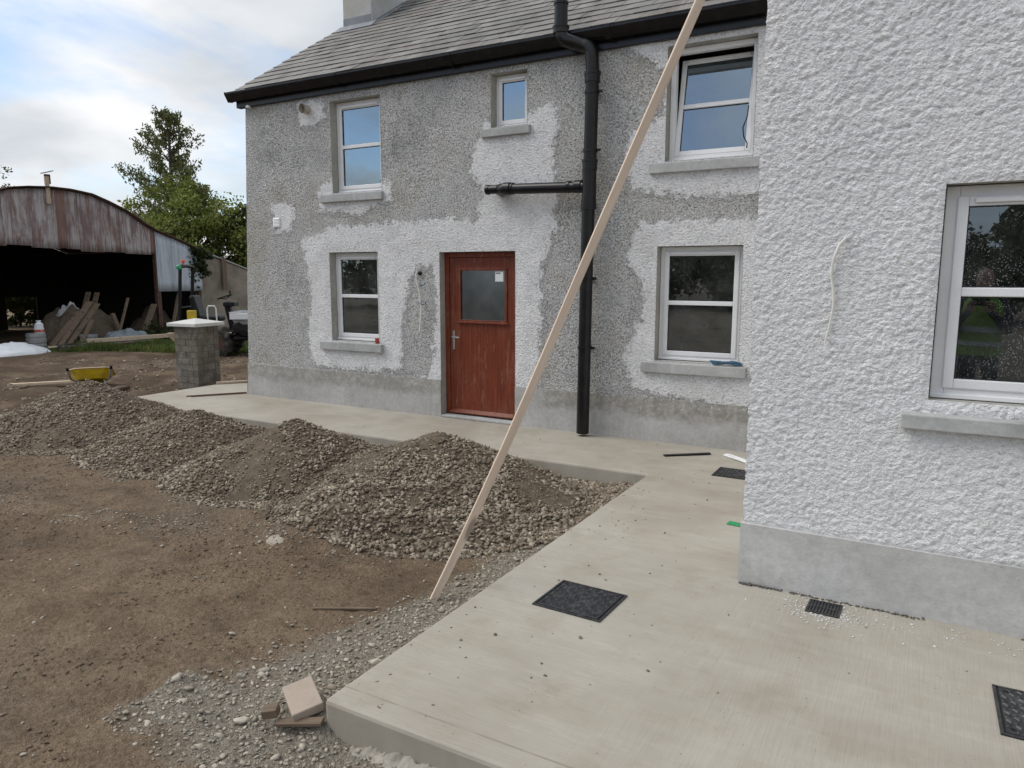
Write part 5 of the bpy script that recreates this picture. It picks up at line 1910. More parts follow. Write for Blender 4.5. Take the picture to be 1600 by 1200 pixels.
# rods and laths beside the pillar
for (p0, p1, w, h_, m_, nm, lb) in [
    ((-9.20, 6.72, 0.010), (-8.72, 7.38, 0.012), 0.022, 0.014, 'rust', 'steel_rod', 'dark rod on the path, pointing at the house corner, left one'),
    ((-9.12, 6.74, 0.010), (-8.66, 7.33, 0.012), 0.018, 0.014, 'rust', 'steel_rod', 'dark rod on the path, pointing at the house corner, right one'),
    ((-9.85, 7.75, 0.02), (-9.10, 8.75, 0.03), 0.07, 0.03, 'palewood', 'timber_lath', 'pale lath lying on the path between pillar and house'),
]:
    o = MB().bar(p0, p1, w, h_).build(nm, M[m_], bevel=0.002)
    tag(o, lb, 'rod' if m_ == 'rust' else 'lath')

# ------------------------------------------------------------------ wheelbarrow
def at_ground(x, y):
    return float(ground_z(np.array([x]), np.array([y]))[0])


wbx, wby = -12.05, 7.05
wb_ = empty('wheelbarrow', (wbx, wby, at_ground(wbx, wby)), R(57), 'yellow wheelbarrow with raised grey handles behind the widest gravel pile', 'wheelbarrow')
wb_.scale = (0.92, 0.92, 0.60)
# local: x across, -y towards the viewer (handles), tray open upwards, tipped forward
tray = MB()
top_r = [(-0.33, -0.42), (0.33, -0.42), (0.36, 0.50), (-0.36, 0.50)]
bot_r = [(-0.22, -0.20), (0.22, -0.20), (0.20, 0.28), (-0.20, 0.28)]
tz, bz = 0.36, 0.12


def ringv(rect, z, c):
    out = []
    for i, (x, y) in enumerate(rect):
        sx, sy = (1 if x > 0 else -1), (1 if y > 0 else -1)
        out += [(x - sx * c, y, z), (x, y - sy * c, z)] if i % 2 == 0 and False else ([(x, y - sy * c, z), (x - sx * c, y, z)] if i in (0, 2) else [(x - sx * c, y, z), (x, y - sy * c, z)])
    return out


To, Bo = ringv(top_r, tz, 0.10), ringv(bot_r, bz, 0.08)
Ti, Bi = ringv([(x * 0.97, y * 0.97) for x, y in top_r], tz + 0.002, 0.10), ringv([(x * 0.95, y * 0.95) for x, y in bot_r], bz + 0.012, 0.08)
n8 = 8
V = To + Bo + Ti + Bi
F = []
for i in range(n8):
    j = (i + 1) % n8
    F += [[i, j, n8 + j, n8 + i], [2 * n8 + i, 3 * n8 + i, 3 * n8 + j, 2 * n8 + j], [i, 2 * n8 + i, 2 * n8 + j, j]]
F += [[n8 + i for i in range(n8)][::-1], [3 * n8 + i for i in range(n8)]]
tm = Matrix.Translation((0, 0, 0.10)) @ Matrix.Rotation(R(-26), 4, 'X')
tray.add([tm @ Vector(v) for v in V], F)
tray.build('tray', M['yellow'], wb_, recenter=False)
rim = MB().tube([tm @ Vector(v) for v in To + [To[0]]], 0.016, 8)
rim.build('rim', M['palewood'], wb_, smooth=True, recenter=False)
for sx in (-1, 1):
    hnd = MB().tube([(sx * 0.14, 0.62, 0.10), (sx * 0.22, 0.1, 0.18), (sx * 0.30, -0.36, 0.34), (sx * 0.315, -0.45, 0.50), (sx * 0.33, -0.50, 0.64)], 0.018, 8)
    hnd.build('handle', M['aluminium'], wb_, smooth=True, recenter=False)
    MB().tube([(sx * 0.326, -0.485, 0.60), (sx * 0.335, -0.52, 0.69)], 0.023, 8).build('grip', M['black'], wb_, smooth=True, recenter=False)
    MB().tube([(sx * 0.2, -0.15, 0.25), (sx * 0.22, -0.22, 0.0), (sx * 0.2, 0.05, 0.0), (sx * 0.2, 0.1, 0.18)], 0.014, 6).build('leg', M['aluminium'], wb_, smooth=True, recenter=False)
MB().lathe([(0.05, -0.04), (0.15, -0.045), (0.19, -0.02), (0.19, 0.02), (0.15, 0.045), (0.05, 0.04)], (0, 0.62, 0.19), 18, Matrix.Rotation(R(90), 4, 'Y')).build('wheel', M['tyre'], wb_, smooth=True, recenter=False)
o = MB().bar((-13.42, 6.45, at_ground(-13.42, 6.45) + 0.07), (-12.25, 7.02, at_ground(-12.25, 7.02) + 0.09), 0.10, 0.04).build('timber_plank', M['palewood'], bevel=0.004)
tag(o, 'pale plank lying on the mud left of the wheelbarrow', 'plank')
stone(-11.35, 7.05, 0.20, 68, 'dark boulder beside the wheelbarrow tray', 'mound')

# ------------------------------------------------------------------ barn
BX, BYc = -20.0, 11.05
barn = empty('hay_barn', (BX, BYc, GZ), 0, 'open fronted hay barn of rusty corrugated tin with curved roof and pale lean to', 'barn', None, True)


def arch(y):
    """outline of the roof over the gable, y across the front"""
    pts = [(7.9, 2.75), (8.15, 2.96), (8.5, 3.14), (9.06, 3.48), (9.6, 3.67), (10.03, 3.82), (10.44, 3.88), (11.0, 3.92), (11.5, 3.91), (12.07, 3.84), (12.5, 3.69), (13.04, 3.47), (13.6, 3.13), (13.95, 2.96), (14.5, 2.78), (15.15, 2.53), (15.45, 2.40)]
    return np.interp(y, [p[0] for p in pts], [p[1] for p in pts])


def tin_sheet(y0, y1, zb, mat, name, xo=0.0, jitter=0.0):
    n = max(6, int((y1 - y0) / 0.019))
    ys = np.linspace(y0, y1, n + 1)
    nz = 6
    V, F = [], []
    for i, yy in enumerate(ys):
        zt = float(arch(yy)) - 0.015
        for j in range(nz + 1):
            t = j / nz
            V.append((BX + xo + 0.010 * math.sin(2 * math.pi * yy / 0.0762), yy, zb + jitter * (yy - y0) + (zt - zb) * t))
    for i in range(n):
        for j in range(nz):
            a_ = i * (nz + 1) + j
            F.append([a_, a_ + nz + 1, a_ + nz + 2, a_ + 1])
    o_ = link(name, mesh_np(name, np.array(V), F, True), mat, barn)
    so = o_.modifiers.new('thickness', 'SOLIDIFY')
    so.thickness = 0.004
    return o_


edges = [8.12, 8.75, 9.38, 9.85, 10.47, 11.15, 11.35, 11.72, 12.31, 12.98, 13.72, 13.95]
bots = [2.47, 2.44, 2.43, 2.455, 2.40, 2.41, 2.39, 2.33, 2.34, 2.30, 2.31]
for i in range(len(edges) - 1):
    tin_sheet(edges[i] - 0.02, edges[i + 1] + 0.02, bots[i], M['tin_rust' if i in (5, 10) else 'tin'], 'tin_sheet', 0.012 * (i % 2), -0.02)
for i, (ya, yb) in enumerate(((13.9, 14.45), (14.42, 14.95), (14.92, 15.43))):
    tin_sheet(ya, yb, 1.215, M['tin_pale'], 'tin_sheet', 0.02 + 0.012 * (i % 2))
# roof shell
ys = np.linspace(7.9, 15.45, 90)
V, F = [], []
for xx in (BX + 0.14, BX - 7.2):
    for yy in ys:
        V.append((xx, yy, float(arch(yy)) + 0.012))
for i in range(len(ys) - 1):
    F.append([i, i + 1, len(ys) + i + 1, len(ys) + i])
o = link('roof', mesh_np('roof', np.array(V), F, True), M['rust'], barn)
so = o.modifiers.new('thickness', 'SOLIDIFY')
so.thickness = 0.025
so.offset = 1
# closed sides and back, with the one bay open at the rear
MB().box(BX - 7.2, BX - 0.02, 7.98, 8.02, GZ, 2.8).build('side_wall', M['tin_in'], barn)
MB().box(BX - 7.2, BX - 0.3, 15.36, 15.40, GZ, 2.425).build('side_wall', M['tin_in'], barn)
w_ = MB()
for (ya, yb, za, zb) in [(8.0, 13.2, GZ, 2.9), (14.2, 15.38, GZ, 2.36), (13.2, 14.2, 0.95, 2.36)]:
    w_.box(BX - 7.2, BX - 7.16, ya, yb, za, zb)
yy = np.linspace(8.0, 15.38, 40)
poly = [(8.0, 2.36)] + [(float(q), float(arch(q)) - 0.01) for q in yy] + [(15.38, 2.36)]
w_.prism(poly, 'x', BX - 7.155, BX - 7.12)
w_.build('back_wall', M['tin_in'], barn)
for (yy_, xx_, rr_, zt) in [(8.12, BX - 0.06, 0.06, 2.9), (13.93, BX - 0.06, 0.065, 2.9), (15.36, BX - 0.08, 0.05, 2.35)]:
    MB().box(xx_ - rr_, xx_ + rr_, yy_ - rr_, yy_ + rr_, GZ - 0.05, zt).build('post', M['rust'], barn, bevel=0.006)
MB().box(BX - 0.10, BX - 0.02, 8.05, 13.95, 2.50, 2.62).build('tie_beam', M['rust'], barn)
MB().box(BX - 0.10, BX - 0.02, 13.98, 15.35, 1.28, 1.36).build('tie_beam', M['rust'], barn)
fu = MB()
fu.box(BX + 0.03, BX + 0.07, 10.90, 11.00, 3.52, 4.20)
fu.build('ridge_stake', M['palewood'], barn)
fu = MB()
fu.box(BX - 0.05, BX + 0.03, 10.94, 11.06, 4.02, 4.26)
fu.bar((BX, 10.86, 4.27), (BX, 11.14, 4.36), 0.10, 0.02)
fu.build('stake_bracket', M['rust'], barn)

# ------------------------------------------------------------------ old shed wall beside the barn
sw = empty('stone_shed', (-20.4, 17.0, GZ), 0, 'old rough stone shed gable right of the barn with sloping top', 'shed', None, True)


def shed_wall():
    ysx = np.linspace(15.46, 20.5, 64)
    res_z = 26
    V, F = [], []
    for yy in ysx:
        zt = 2.50 - 0.32 * (yy - 15.5)
        for j in range(res_z + 1):
            z = GZ + (zt - GZ) * j / res_z
            x = -20.30 + 0.07 * (float(fbm(np.array([yy * 3.0]), np.array([z * 3.0]), 66, 4)[0]) - 0.5)
            V.append((x, yy, z))
    nn = res_z + 1
    for i in range(len(ysx) - 1):
        for j in range(res_z):
            a_ = i * nn + j
            F.append([a_, a_ + nn, a_ + nn + 1, a_ + 1])
    b = len(V)
    for yy in ysx:
        zt = 2.50 - 0.32 * (yy - 15.5)
        V.append((-20.75, yy, zt))
    for i in range(len(ysx) - 1):
        F.append([i * nn + res_z, (i + 1) * nn + res_z, b + i + 1, b + i])
    link('wall', mesh_np('wall', np.array(V), F, True), M['shed'], sw)
    cp_ = MB()
    for i in range(9):
        y0_, y1_ = 15.5 + i * 0.55, 15.5 + (i + 1) * 0.55 - 0.012
        za, zb = 2.50 - 0.32 * (y0_ - 15.5), 2.50 - 0.32 * (y1_ - 15.5)
        cpo = MB().prism([(y0_, za - 0.004), (y1_, zb - 0.004), (y1_, zb + 0.035), (y0_, za + 0.035)], 'x', -20.8, -20.24)
        cpo.build('coping_stone', M['sill'], sw, bevel=0.006)


shed_wall()
o = MB().bar((-20.18, 16.45, 1.22), (-20.2, 16.46, 2.25), 0.17, 0.03, (1, 0, 0)).build('hung_board', M['oldwood'], bevel=0.004)
tag(o, 'weathered board hung upright on the stone shed wall', 'board')

# ------------------------------------------------------------------ clutter at the barn mouth
def lathe_thing(name, prof, x, y, mat, label, cat, rings=None, z=None):
    z0 = at_ground(x, y) if z is None else z
    o_ = MB().lathe(prof, (x, y, z0 - 0.01), 22).build(name, M[mat], smooth=True)
    return tag(o_, label, cat)


keg = [(0.0, 0.0), (0.20, 0.0), (0.225, 0.02), (0.225, 0.09), (0.215, 0.10), (0.215, 0.13), (0.228, 0.14), (0.228, 0.22), (0.215, 0.23), (0.215, 0.26), (0.225, 0.27), (0.225, 0.33), (0.20, 0.345), (0.20, 0.33), (0.0, 0.33)]
lathe_thing('metal_drum', [(r_ * 1.0, z_ * 1.15) for r_, z_ in keg], -19.75, 10.22, 'aluminium', 'dull metal drum left of the leaning planks in the barn mouth', 'drum')
lathe_thing('metal_drum', [(r_ * 1.05, z_ * 0.82) for r_, z_ in keg], -19.55, 11.43, 'aluminium', 'low metal drum right of the leaning planks in the barn mouth', 'drum')
bag = MB().lathe([(0.0, 0.0), (0.10, 0.0), (0.115, 0.06), (0.105, 0.17), (0.10, 0.23), (0.045, 0.27), (0.06, 0.32), (0.0, 0.31)], (0, 0, 0), 14)
bag.v = [(v[0] * (1 + 0.12 * math.sin(v[2] * 31 + v[1] * 20)), v[1] * (1 + 0.1 * math.sin(v[2] * 23 + v[0] * 17)), v[2]) for v in bag.v]
e = empty('feed_bag', (-19.72, 10.30, at_ground(-19.7, 10.3) + 0.385), 0, 'crumpled white and red bag standing on the metal drum', 'bag')
bag.build('sack', M['sheetwhite'], e, smooth=True, recenter=False)
MB().lathe([(0.118, 0.03), (0.125, 0.035), (0.125, 0.085), (0.118, 0.09)], (0, 0, 0), 14).build('print_band', M['red'], e, smooth=True, recenter=False)

plank_specs = [
    # foot(x,y) top(x,y,z) w t label
    ((-19.60, 10.45), (-20.05, 11.55, 0.72), 0.17, 0.04, 'broad old plank leaning into the barn, leftmost of the leaning bundle'),
    ((-19.52, 10.62), (-20.05, 11.85, 0.98), 0.17, 0.04, 'broad old plank leaning into the barn, second from left in the bundle'),
    ((-19.45, 10.80), (-19.95, 12.00, 0.92), 0.16, 0.04, 'old plank leaning into the barn, third from left in the bundle'),
    ((-19.30, 11.05), (-19.5, 11.55, 0.52), 0.10, 0.05, 'short plank leaning right of the leaning bundle'),
    ((-20.6, 11.70), (-21.0, 12.40, 1.22), 0.14, 0.04, 'dim plank standing deep in the barn above the bundle, left one'),
    ((-20.6, 11.95), (-21.0, 12.65, 1.20), 0.14, 0.04, 'dim plank standing deep in the barn above the bundle, right one'),
    ((-19.9, 12.45), (-20.1, 13.00, 1.05), 0.06, 0.05, 'thin stake leaning in the middle of the barn mouth'),
    ((-19.75, 13.10), (-19.95, 13.70, 0.85), 0.18, 0.04, 'wide plank leaning near the right hand barn post'),
    ((-19.9, 14.15), (-20.1, 14.65, 1.15), 0.09, 0.05, 'timber leaning under the pale lean to, left one'),
    ((-19.9, 14.35), (-20.2, 14.78, 1.10), 0.08, 0.05, 'timber leaning under the pale lean to, right one'),
    ((-20.0, 12.70), (-20.3, 12.62, 0.62), 0.14, 0.06, 'stub of timber propped behind the thin stake'),
]
for (f_, t_p, w_d, t_k, lb) in plank_specs:
    o = MB().bar((f_[0], f_[1], at_ground(*f_) - 0.01), t_p, w_d, t_k).build('timber_plank', M['oldwood'], bevel=0.004)
    tag(o, lb, 'plank', 'planks about the barn mouth')
for (p0, p1, w_d, t_k, m_, lb) in [
    ((-18.85, 10.98), (-18.35, 13.0), 0.16, 0.10, 'palewood', 'long pale beam lying on the grass in front of the barn'),
    ((-18.7, 11.05), (-18.25, 12.5), 0.20, 0.03, 'oldwood', 'thin dark board on the grass under the long pale beam'),
    ((-19.0, 10.1), (-18.85, 11.0), 0.12, 0.04, 'palewood', 'pale board on the grass left of the long beam'),
]:
    zz = 0.16 if t_k == 0.10 else 0.07
    o = MB().bar((p0[0], p0[1], at_ground(*p0) + zz), (p1[0], p1[1], at_ground(*p1) + zz + 0.03), w_d, t_k).build('timber_plank', M[m_], bevel=0.005)
    tag(o, lb, 'plank', 'planks about the barn mouth')


def cloth_heap(name, cx, cy, rx, ry, h_, seed, mat, label, cat, pw=0.6, fold=3.0):
    n_ = 42
    u = np.linspace(-1, 1, n_)
    U, W = np.meshgrid(u, u, indexing='ij')
    # map square to disc
    X = U * np.sqrt(1 - W * W / 2)
    Y = W * np.sqrt(1 - U * U / 2)
    r_ = np.sqrt(X * X + Y * Y)
    Z = h_ * np.clip(1 - r_ ** 2, 0, 1) ** pw * (0.45 + 1.1 * fbm(X * fold + seed, Y * fold, seed, 4)) + 0.10 * h_ * np.abs(np.sin(X * 9 + 4 * fbm(X * 3, Y * 3, seed + 2, 2))) * np.clip(1.05 - r_, 0, 1)
    k = 1 + 0.25 * (fbm(X * 2 + seed * 3, Y * 2, seed + 5, 3) - 0.5)
    V = np.stack([X * rx * k, Y * ry * k, Z], -1).reshape(-1, 3)
    idx = np.arange(n_ * n_).reshape(n_, n_)
    F = np.stack([idx[:-1, :-1], idx[1:, :-1], idx[1:, 1:], idx[:-1, 1:]], -1).reshape(-1, 4)
    o_ = link(name, mesh_np(name, V, F, True), M[mat], None, (cx, cy, at_ground(cx, cy) - 0.01))
    return tag(o_, label, cat)


cloth_heap('polythene_sheet', -18.9, 9.15, 0.55, 0.92, 0.24, 4, 'sheetwhite', 'crumpled white polythene sheet on the grass at the left picture edge', 'sheet')
cloth_heap('tarpaulin', -19.1, 12.25, 0.45, 0.72, 0.34, 6, 'tarp', 'crumpled grey tarpaulin behind the long pale beam', 'tarpaulin')
cloth_heap('soil_heap', -20.9, 12.0, 0.9, 1.25, 0.85, 9, 'mound', 'brown heap of soil inside the barn behind the planks', 'soil heap', 0.7)
o = cloth_heap('plastic_sack', -20.85, 11.75, 0.22, 0.36, 0.30, 12, 'greypaint', 'pale plastic sack lying on the brown heap in the barn', 'sack')
o.location.z += 0.72
o = cloth_heap('debris_heap', -21.4, 14.6, 0.8, 0.7, 0.7, 15, 'mound', 'dark heap under the pale lean to', 'heap', 0.7)
# old tyres lying flat
def tyre(x, y, rr, label):
    prof = [(rr * 0.58, 0.0), (rr * 0.92, 0.0), (rr, 0.03), (rr, 0.12), (rr * 0.92, 0.15), (rr * 0.58, 0.15), (rr * 0.6, 0.10), (rr * 0.6, 0.05), (rr * 0.58, 0.0)]
    m_ = MB()
    V, F = [], []
    n_ = 26
    for (r_, z_) in prof[:-1]:
        for k in range(n_):
            a_ = 2 * math.pi * k / n_
            V.append((x + r_ * math.cos(a_), y + r_ * math.sin(a_), at_ground(x, y) + z_))
    q = len(prof) - 1
    for i in range(q):
        for k in range(n_):
            F.append([i * n_ + k, i * n_ + (k + 1) % n_, ((i + 1) % q) * n_ + (k + 1) % n_, ((i + 1) % q) * n_ + k])
    m_.add(V, F)
    return tag(m_.build('old_tyre', M['tyre'], smooth=True), label, 'tyre')


tyre(-18.5, 10.42, 0.33, 'old black tyre lying flat right of the white sheet')

# ------------------------------------------------------------------ ride-on dumper
dm = empty('ride_on_dumper', (-14.83, 10.85, at_ground(-14.3, 11.4)), R(33), 'dirty ride on dumper with black roll hoop, seat and steering wheel behind the pillar', 'dumper')
# local: x forwards (screen right), y away from the viewer
def dpart(mb_, name, mat, smooth=False, bevel=0.0):
    return mb_.build(name, M[mat], dm, smooth=smooth, bevel=bevel, recenter=False)


hoop = [(-0.08, 0.0, 0.55), (-0.02, 0.0, 1.3), (0.03, 0.0, 1.95)]
for i in range(1, 8):
    a_ = math.pi * i / 8
    hoop.append((0.03 + 0.01 * 0, 0.10 - 0.10 * math.cos(a_) if i < 4 else (0.66 - 0.10 * math.cos(a_) if i > 4 else 0.38), 1.95 + 0.11 * math.sin(min(a_, math.pi - a_) if i != 4 else math.pi / 2)))
hoop += [(0.03, 0.76, 1.95), (-0.02, 0.76, 1.3), (-0.08, 0.76, 0.55)]
dpart(MB().tube(hoop, 0.040, 8), 'roll_hoop', 'black', True)
dpart(MB().tube([(-0.03, 0.0, 1.12), (-0.03, 0.76, 1.12)], 0.02, 6), 'hoop_brace', 'black', True)
bc = MB().lathe([(0.0, 0), (0.013, 0.0), (0.013, 0.10), (0.048, 0.105), (0.05, 0.13), (0.035, 0.16), (0.0, 0.165)], (0.03, 0.2, 2.04), 14)
dpart(bc, 'orange_beacon', 'orange', True)
bc = MB().lathe([(0.0, 0), (0.04, 0.0), (0.055, 0.04), (0.05, 0.085), (0.02, 0.11), (0.0, 0.115)], (0.03, 0, 1.98), 14, Matrix.Rotation(R(-25), 4, 'Y'))
dpart(bc, 'green_beacon', 'green', True)
dpart(MB().box(-0.25, 1.9, 0.10, 0.66, 0.36, 0.56), 'chassis', 'black', bevel=0.02)
dpart(MB().box(-0.28, 0.55, 0.0, 0.76, 0.56, 0.74), 'rear_deck', 'black', bevel=0.03)
seat = MB().box(0.28, 0.78, 0.14, 0.62, 0.80, 0.92)
dpart(seat, 'seat', 'black', bevel=0.04)
sb_ = MB()
sb_.box(-0.06, 0.06, 0.14, 0.62, 0, 0.55, Matrix.Translation((0.30, 0, 0.86)) @ Matrix.Rotation(R(-14), 4, 'Y'))
dpart(sb_, 'seat_back', 'black', bevel=0.05)
dpart(MB().box(0.10, 0.30, 0.02, 0.12, 0.74, 1.06), 'engine_guard', 'yellow', bevel=0.02)
dpart(MB().bar((1.02, 0.38, 0.62), (0.90, 0.38, 1.25), 0.16, 0.13, (1, 0, 0)), 'steering_column', 'black', bevel=0.02)
dpart(MB().box(0.86, 1.12, 0.2, 0.56, 1.14, 1.24), 'dashboard', 'black', bevel=0.02)
ring = []
for i in range(21):
    a_ = 2 * math.pi * i / 20
    ring.append(Matrix.Translation((0.86, 0.38, 1.36)) @ Matrix.Rotation(R(-18), 4, 'Y') @ Vector((0.17 * math.cos(a_), 0.17 * math.sin(a_), 0)))
swm = MB().tube(ring, 0.013, 6)
for k in range(3):
    swm.tube([Matrix.Translation((0.86, 0.38, 1.36)) @ Matrix.Rotation(R(-18), 4, 'Y') @ Vector((0.17 * math.cos(k * 2.1), 0.17 * math.sin(k * 2.1), 0)), (0.88, 0.38, 1.30)], 0.010, 5)
swm.tube([(0.98, 0.40, 1.40), (0.98, 0.40, 1.50)], 0.018, 6)
dpart(swm, 'steering_wheel', 'black', True)
dpart(MB().tube([(0.58, 0.0, 0.74), (0.575, 0.0, 1.10), (0.60, 0.0, 1.16), (0.74, 0.0, 1.16), (0.77, 0.0, 1.10), (0.78, 0.0, 0.70)], 0.017, 8), 'grab_rail', 'white', True)
dpart(MB().box(0.55, 1.15, 0.02, 0.74, 0.50, 0.56), 'foot_plate', 'greypaint', bevel=0.01)
sk = MB()
sk.add([(1.22, 0.02, 0.62), (2.25, 0.02, 0.50), (2.25, 0.80, 0.50), (1.22, 0.80, 0.62), (1.08, -0.10, 1.02), (2.5, -0.10, 0.90), (2.5, 0.92, 0.90), (1.08, 0.92, 1.02)],
       [[0, 3, 2, 1], [0, 1, 5, 4], [1, 2, 6, 5], [2, 3, 7, 6], [3, 0, 4, 7]])
skp = sk.build('skip', M['greypaint'], dm, recenter=False)
so = skp.modifiers.new('thickness', 'SOLIDIFY')
so.thickness = 0.012
dpart(MB().box(1.10, 2.5, -0.125, -0.105, 0.86, 0.99), 'skip_rim', 'white', bevel=0.006)
dpart(MB().box(1.62, 1.74, -0.131, -0.126, 0.88, 0.98), 'warning_label', 'yellow')
eng = MB()
for (x_, z_, r_) in [(1.25, 0.66, 0.13), (1.42, 0.60, 0.15), (1.6, 0.62, 0.12), (1.75, 0.55, 0.11)]:
    eng.lathe([(0.0, -0.16), (r_ * 0.8, -0.15), (r_, -0.05), (r_, 0.05), (r_ * 0.8, 0.12), (0.0, 0.13)], (x_, -0.02, z_), 10, Matrix.Rotation(R(90), 4, 'X'))
eng.tube([(1.1, -0.05, 0.5), (1.3, -0.12, 0.78), (1.5, -0.12, 0.5), (1.7, -0.12, 0.72), (1.9, -0.1, 0.45)], 0.03, 6)
dpart(eng, 'pump_unit', 'black', True)
dpart(MB().box(1.15, 2.1, -0.1, 0.86, 0.40, 0.46), 'front_frame', 'black', bevel=0.01)
dpart(MB().box(1.62, 1.95, -0.14, -0.06, 0.34, 0.52), 'step_plate', 'palewood', bevel=0.01)


def wheel_at(x_, y_, r_):
    m_ = MB()
    w2 = 0.12
    V, F = [], []
    n_ = 40
    prof = [(r_ * 0.55, -w2), (r_ * 0.9, -w2), (r_, -w2 * 0.7), (r_, w2 * 0.7), (r_ * 0.9, w2), (r_ * 0.55, w2)]
    for i, (q, yy2) in enumerate(prof):
        for k in range(n_):
            lug = 0.035 if (k // 2) % 2 == 0 and i in (2, 3) else 0.0
            a_ = 2 * math.pi * k / n_
            V.append((x_ + (q + lug) * math.cos(a_), y_ + yy2, r_ + (q + lug) * math.sin(a_) + 0.02))
    for i in range(len(prof) - 1):
        for k in range(n_):
            F.append([i * n_ + k, i * n_ + (k + 1) % n_, (i + 1) * n_ + (k + 1) % n_, (i + 1) * n_ + k])
    m_.add(V, F)
    wh = m_.build('wheel', M['tyre'], dm, recenter=False)
    MB().lathe([(0.0, -0.05), (r_ * 0.35, -0.05), (r_ * 0.5, -0.09), (r_ * 0.57, -0.10), (r_ * 0.57, 0.10), (0.0, 0.10)], (x_, y_, r_ + 0.02), 18, Matrix.Rotation(R(90), 4, 'X')).build('rim', M['rust'], wh, smooth=True, recenter=False)


for (x_, y_) in ((0.80, -0.02), (0.80, 0.80), (-0.15, 0.86), (1.95, 0.86)):
    wheel_at(x_, y_, 0.30)
mud = MB()
mud.add([(-0.35, -0.10, 0.55), (0.10, -0.12, 0.58), (0.10, 0.10, 0.58), (-0.35, 0.10, 0.55), (-0.20, -0.06, 0.36), (0.08, -0.06, 0.34), (0.08, 0.08, 0.34), (-0.2, 0.08, 0.36)], [[0, 1, 2, 3], [4, 7, 6, 5], [0, 4, 5, 1], [1, 5, 6, 2], [2, 6, 7, 3], [3, 7, 4, 0]])
dpart(mud, 'mudguard', 'palewood', bevel=0.01)


# ------------------------------------------------------------------ foliage
def leaf_quads(P, size, seed, droop=0.0, aspect=0.55):
    rs_ = np.random.RandomState(seed)
    n_ = len(P)
    d1 = rs_.normal(size=(n_, 3))
    d1[:, 2] -= droop
    d1 /= np.linalg.norm(d1, axis=1, keepdims=True)
    d2 = rs_.normal(size=(n_, 3))
    d2 -= d1 * (d1 * d2).sum(1, keepdims=True)
    d2 /= np.linalg.norm(d2, axis=1, keepdims=True)
    s_ = (size * (0.6 + 0.8 * rs_.rand(n_)))[:, None]
    a_ = P - d1 * s_ * 0.5
    b_ = P + d2 * s_ * aspect * 0.5
    c_ = P + d1 * s_ * 0.5
    e_ = P - d2 * s_ * aspect * 0.5
    V = np.stack([a_, b_, c_, e_], 1).reshape(-1, 3)
    F = np.arange(n_ * 4).reshape(n_, 4)
    return V, F


def clump_points(centres, radii, counts, rs_, shell=0.55):
    out = []
    for c_, r_, n_ in zip(centres, radii, counts):
        d = rs_.normal(size=(n_, 3))
        d /= np.linalg.norm(d, axis=1, keepdims=True)
        rad = r_ * (shell + (1 - shell) * rs_.rand(n_, 1)) ** 1.0
        out.append(np.array(c_) + d * rad * np.array([1, 1, 0.8]))
    return np.concatenate(out)


def broad_tree(name, x, y, h_, rx, base_z, seed, label, leaf, leaf_size, nclump, per, crown_lo=0.25, group=None, cat='tree', trunk_r=0.16):
    rs_ = np.random.RandomState(seed)
    e_ = empty(name, (x, y, base_z), 0, label, cat, group)
    cz = h_ * (1 + crown_lo) / 2
    hz_ = h_ * (1 - crown_lo) / 2
    C_, Rr_, N_ = [], [], []
    for i in range(nclump):
        d = rs_.normal(size=3)
        d /= np.linalg.norm(d)
        q = rs_.rand() ** 0.4
        c_ = np.array([d[0] * rx * q, d[1] * rx * q, cz + d[2] * hz_ * q])
        C_.append(c_)
        Rr_.append(rx * (0.16 + 0.16 * rs_.rand()))
        N_.append(int(per * (0.6 + 0.8 * rs_.rand())))
    P = clump_points(C_, Rr_, N_, rs_, 0.35)
    V, F = leaf_quads(P, leaf_size, seed + 1, 0.3)
    link('crown', mesh_np('crown', V, F, False), M[leaf], e_)
    tb = MB()
    tb.tube([(0, 0, -0.1), (0.05, 0.03, h_ * 0.25), (0.0, 0.08, h_ * 0.5), (0.05, 0.0, h_ * 0.8)], [trunk_r, trunk_r * 0.8, trunk_r * 0.5, trunk_r * 0.15], 8)
    for c_ in C_[:max(6, nclump // 3)]:
        z0 = max(h_ * 0.12, min(c_[2] - 0.4, h_ * 0.55) * 0.7)
        tb.tube([(0, 0.04, z0), (c_[0] * 0.5, c_[1] * 0.5, z0 + (c_[2] - z0) * 0.6), tuple(c_)], [trunk_r * 0.4, trunk_r * 0.25, trunk_r * 0.08], 5)
    tb.build('trunk', M['bark'], e_, smooth=True, recenter=False)
    return e_


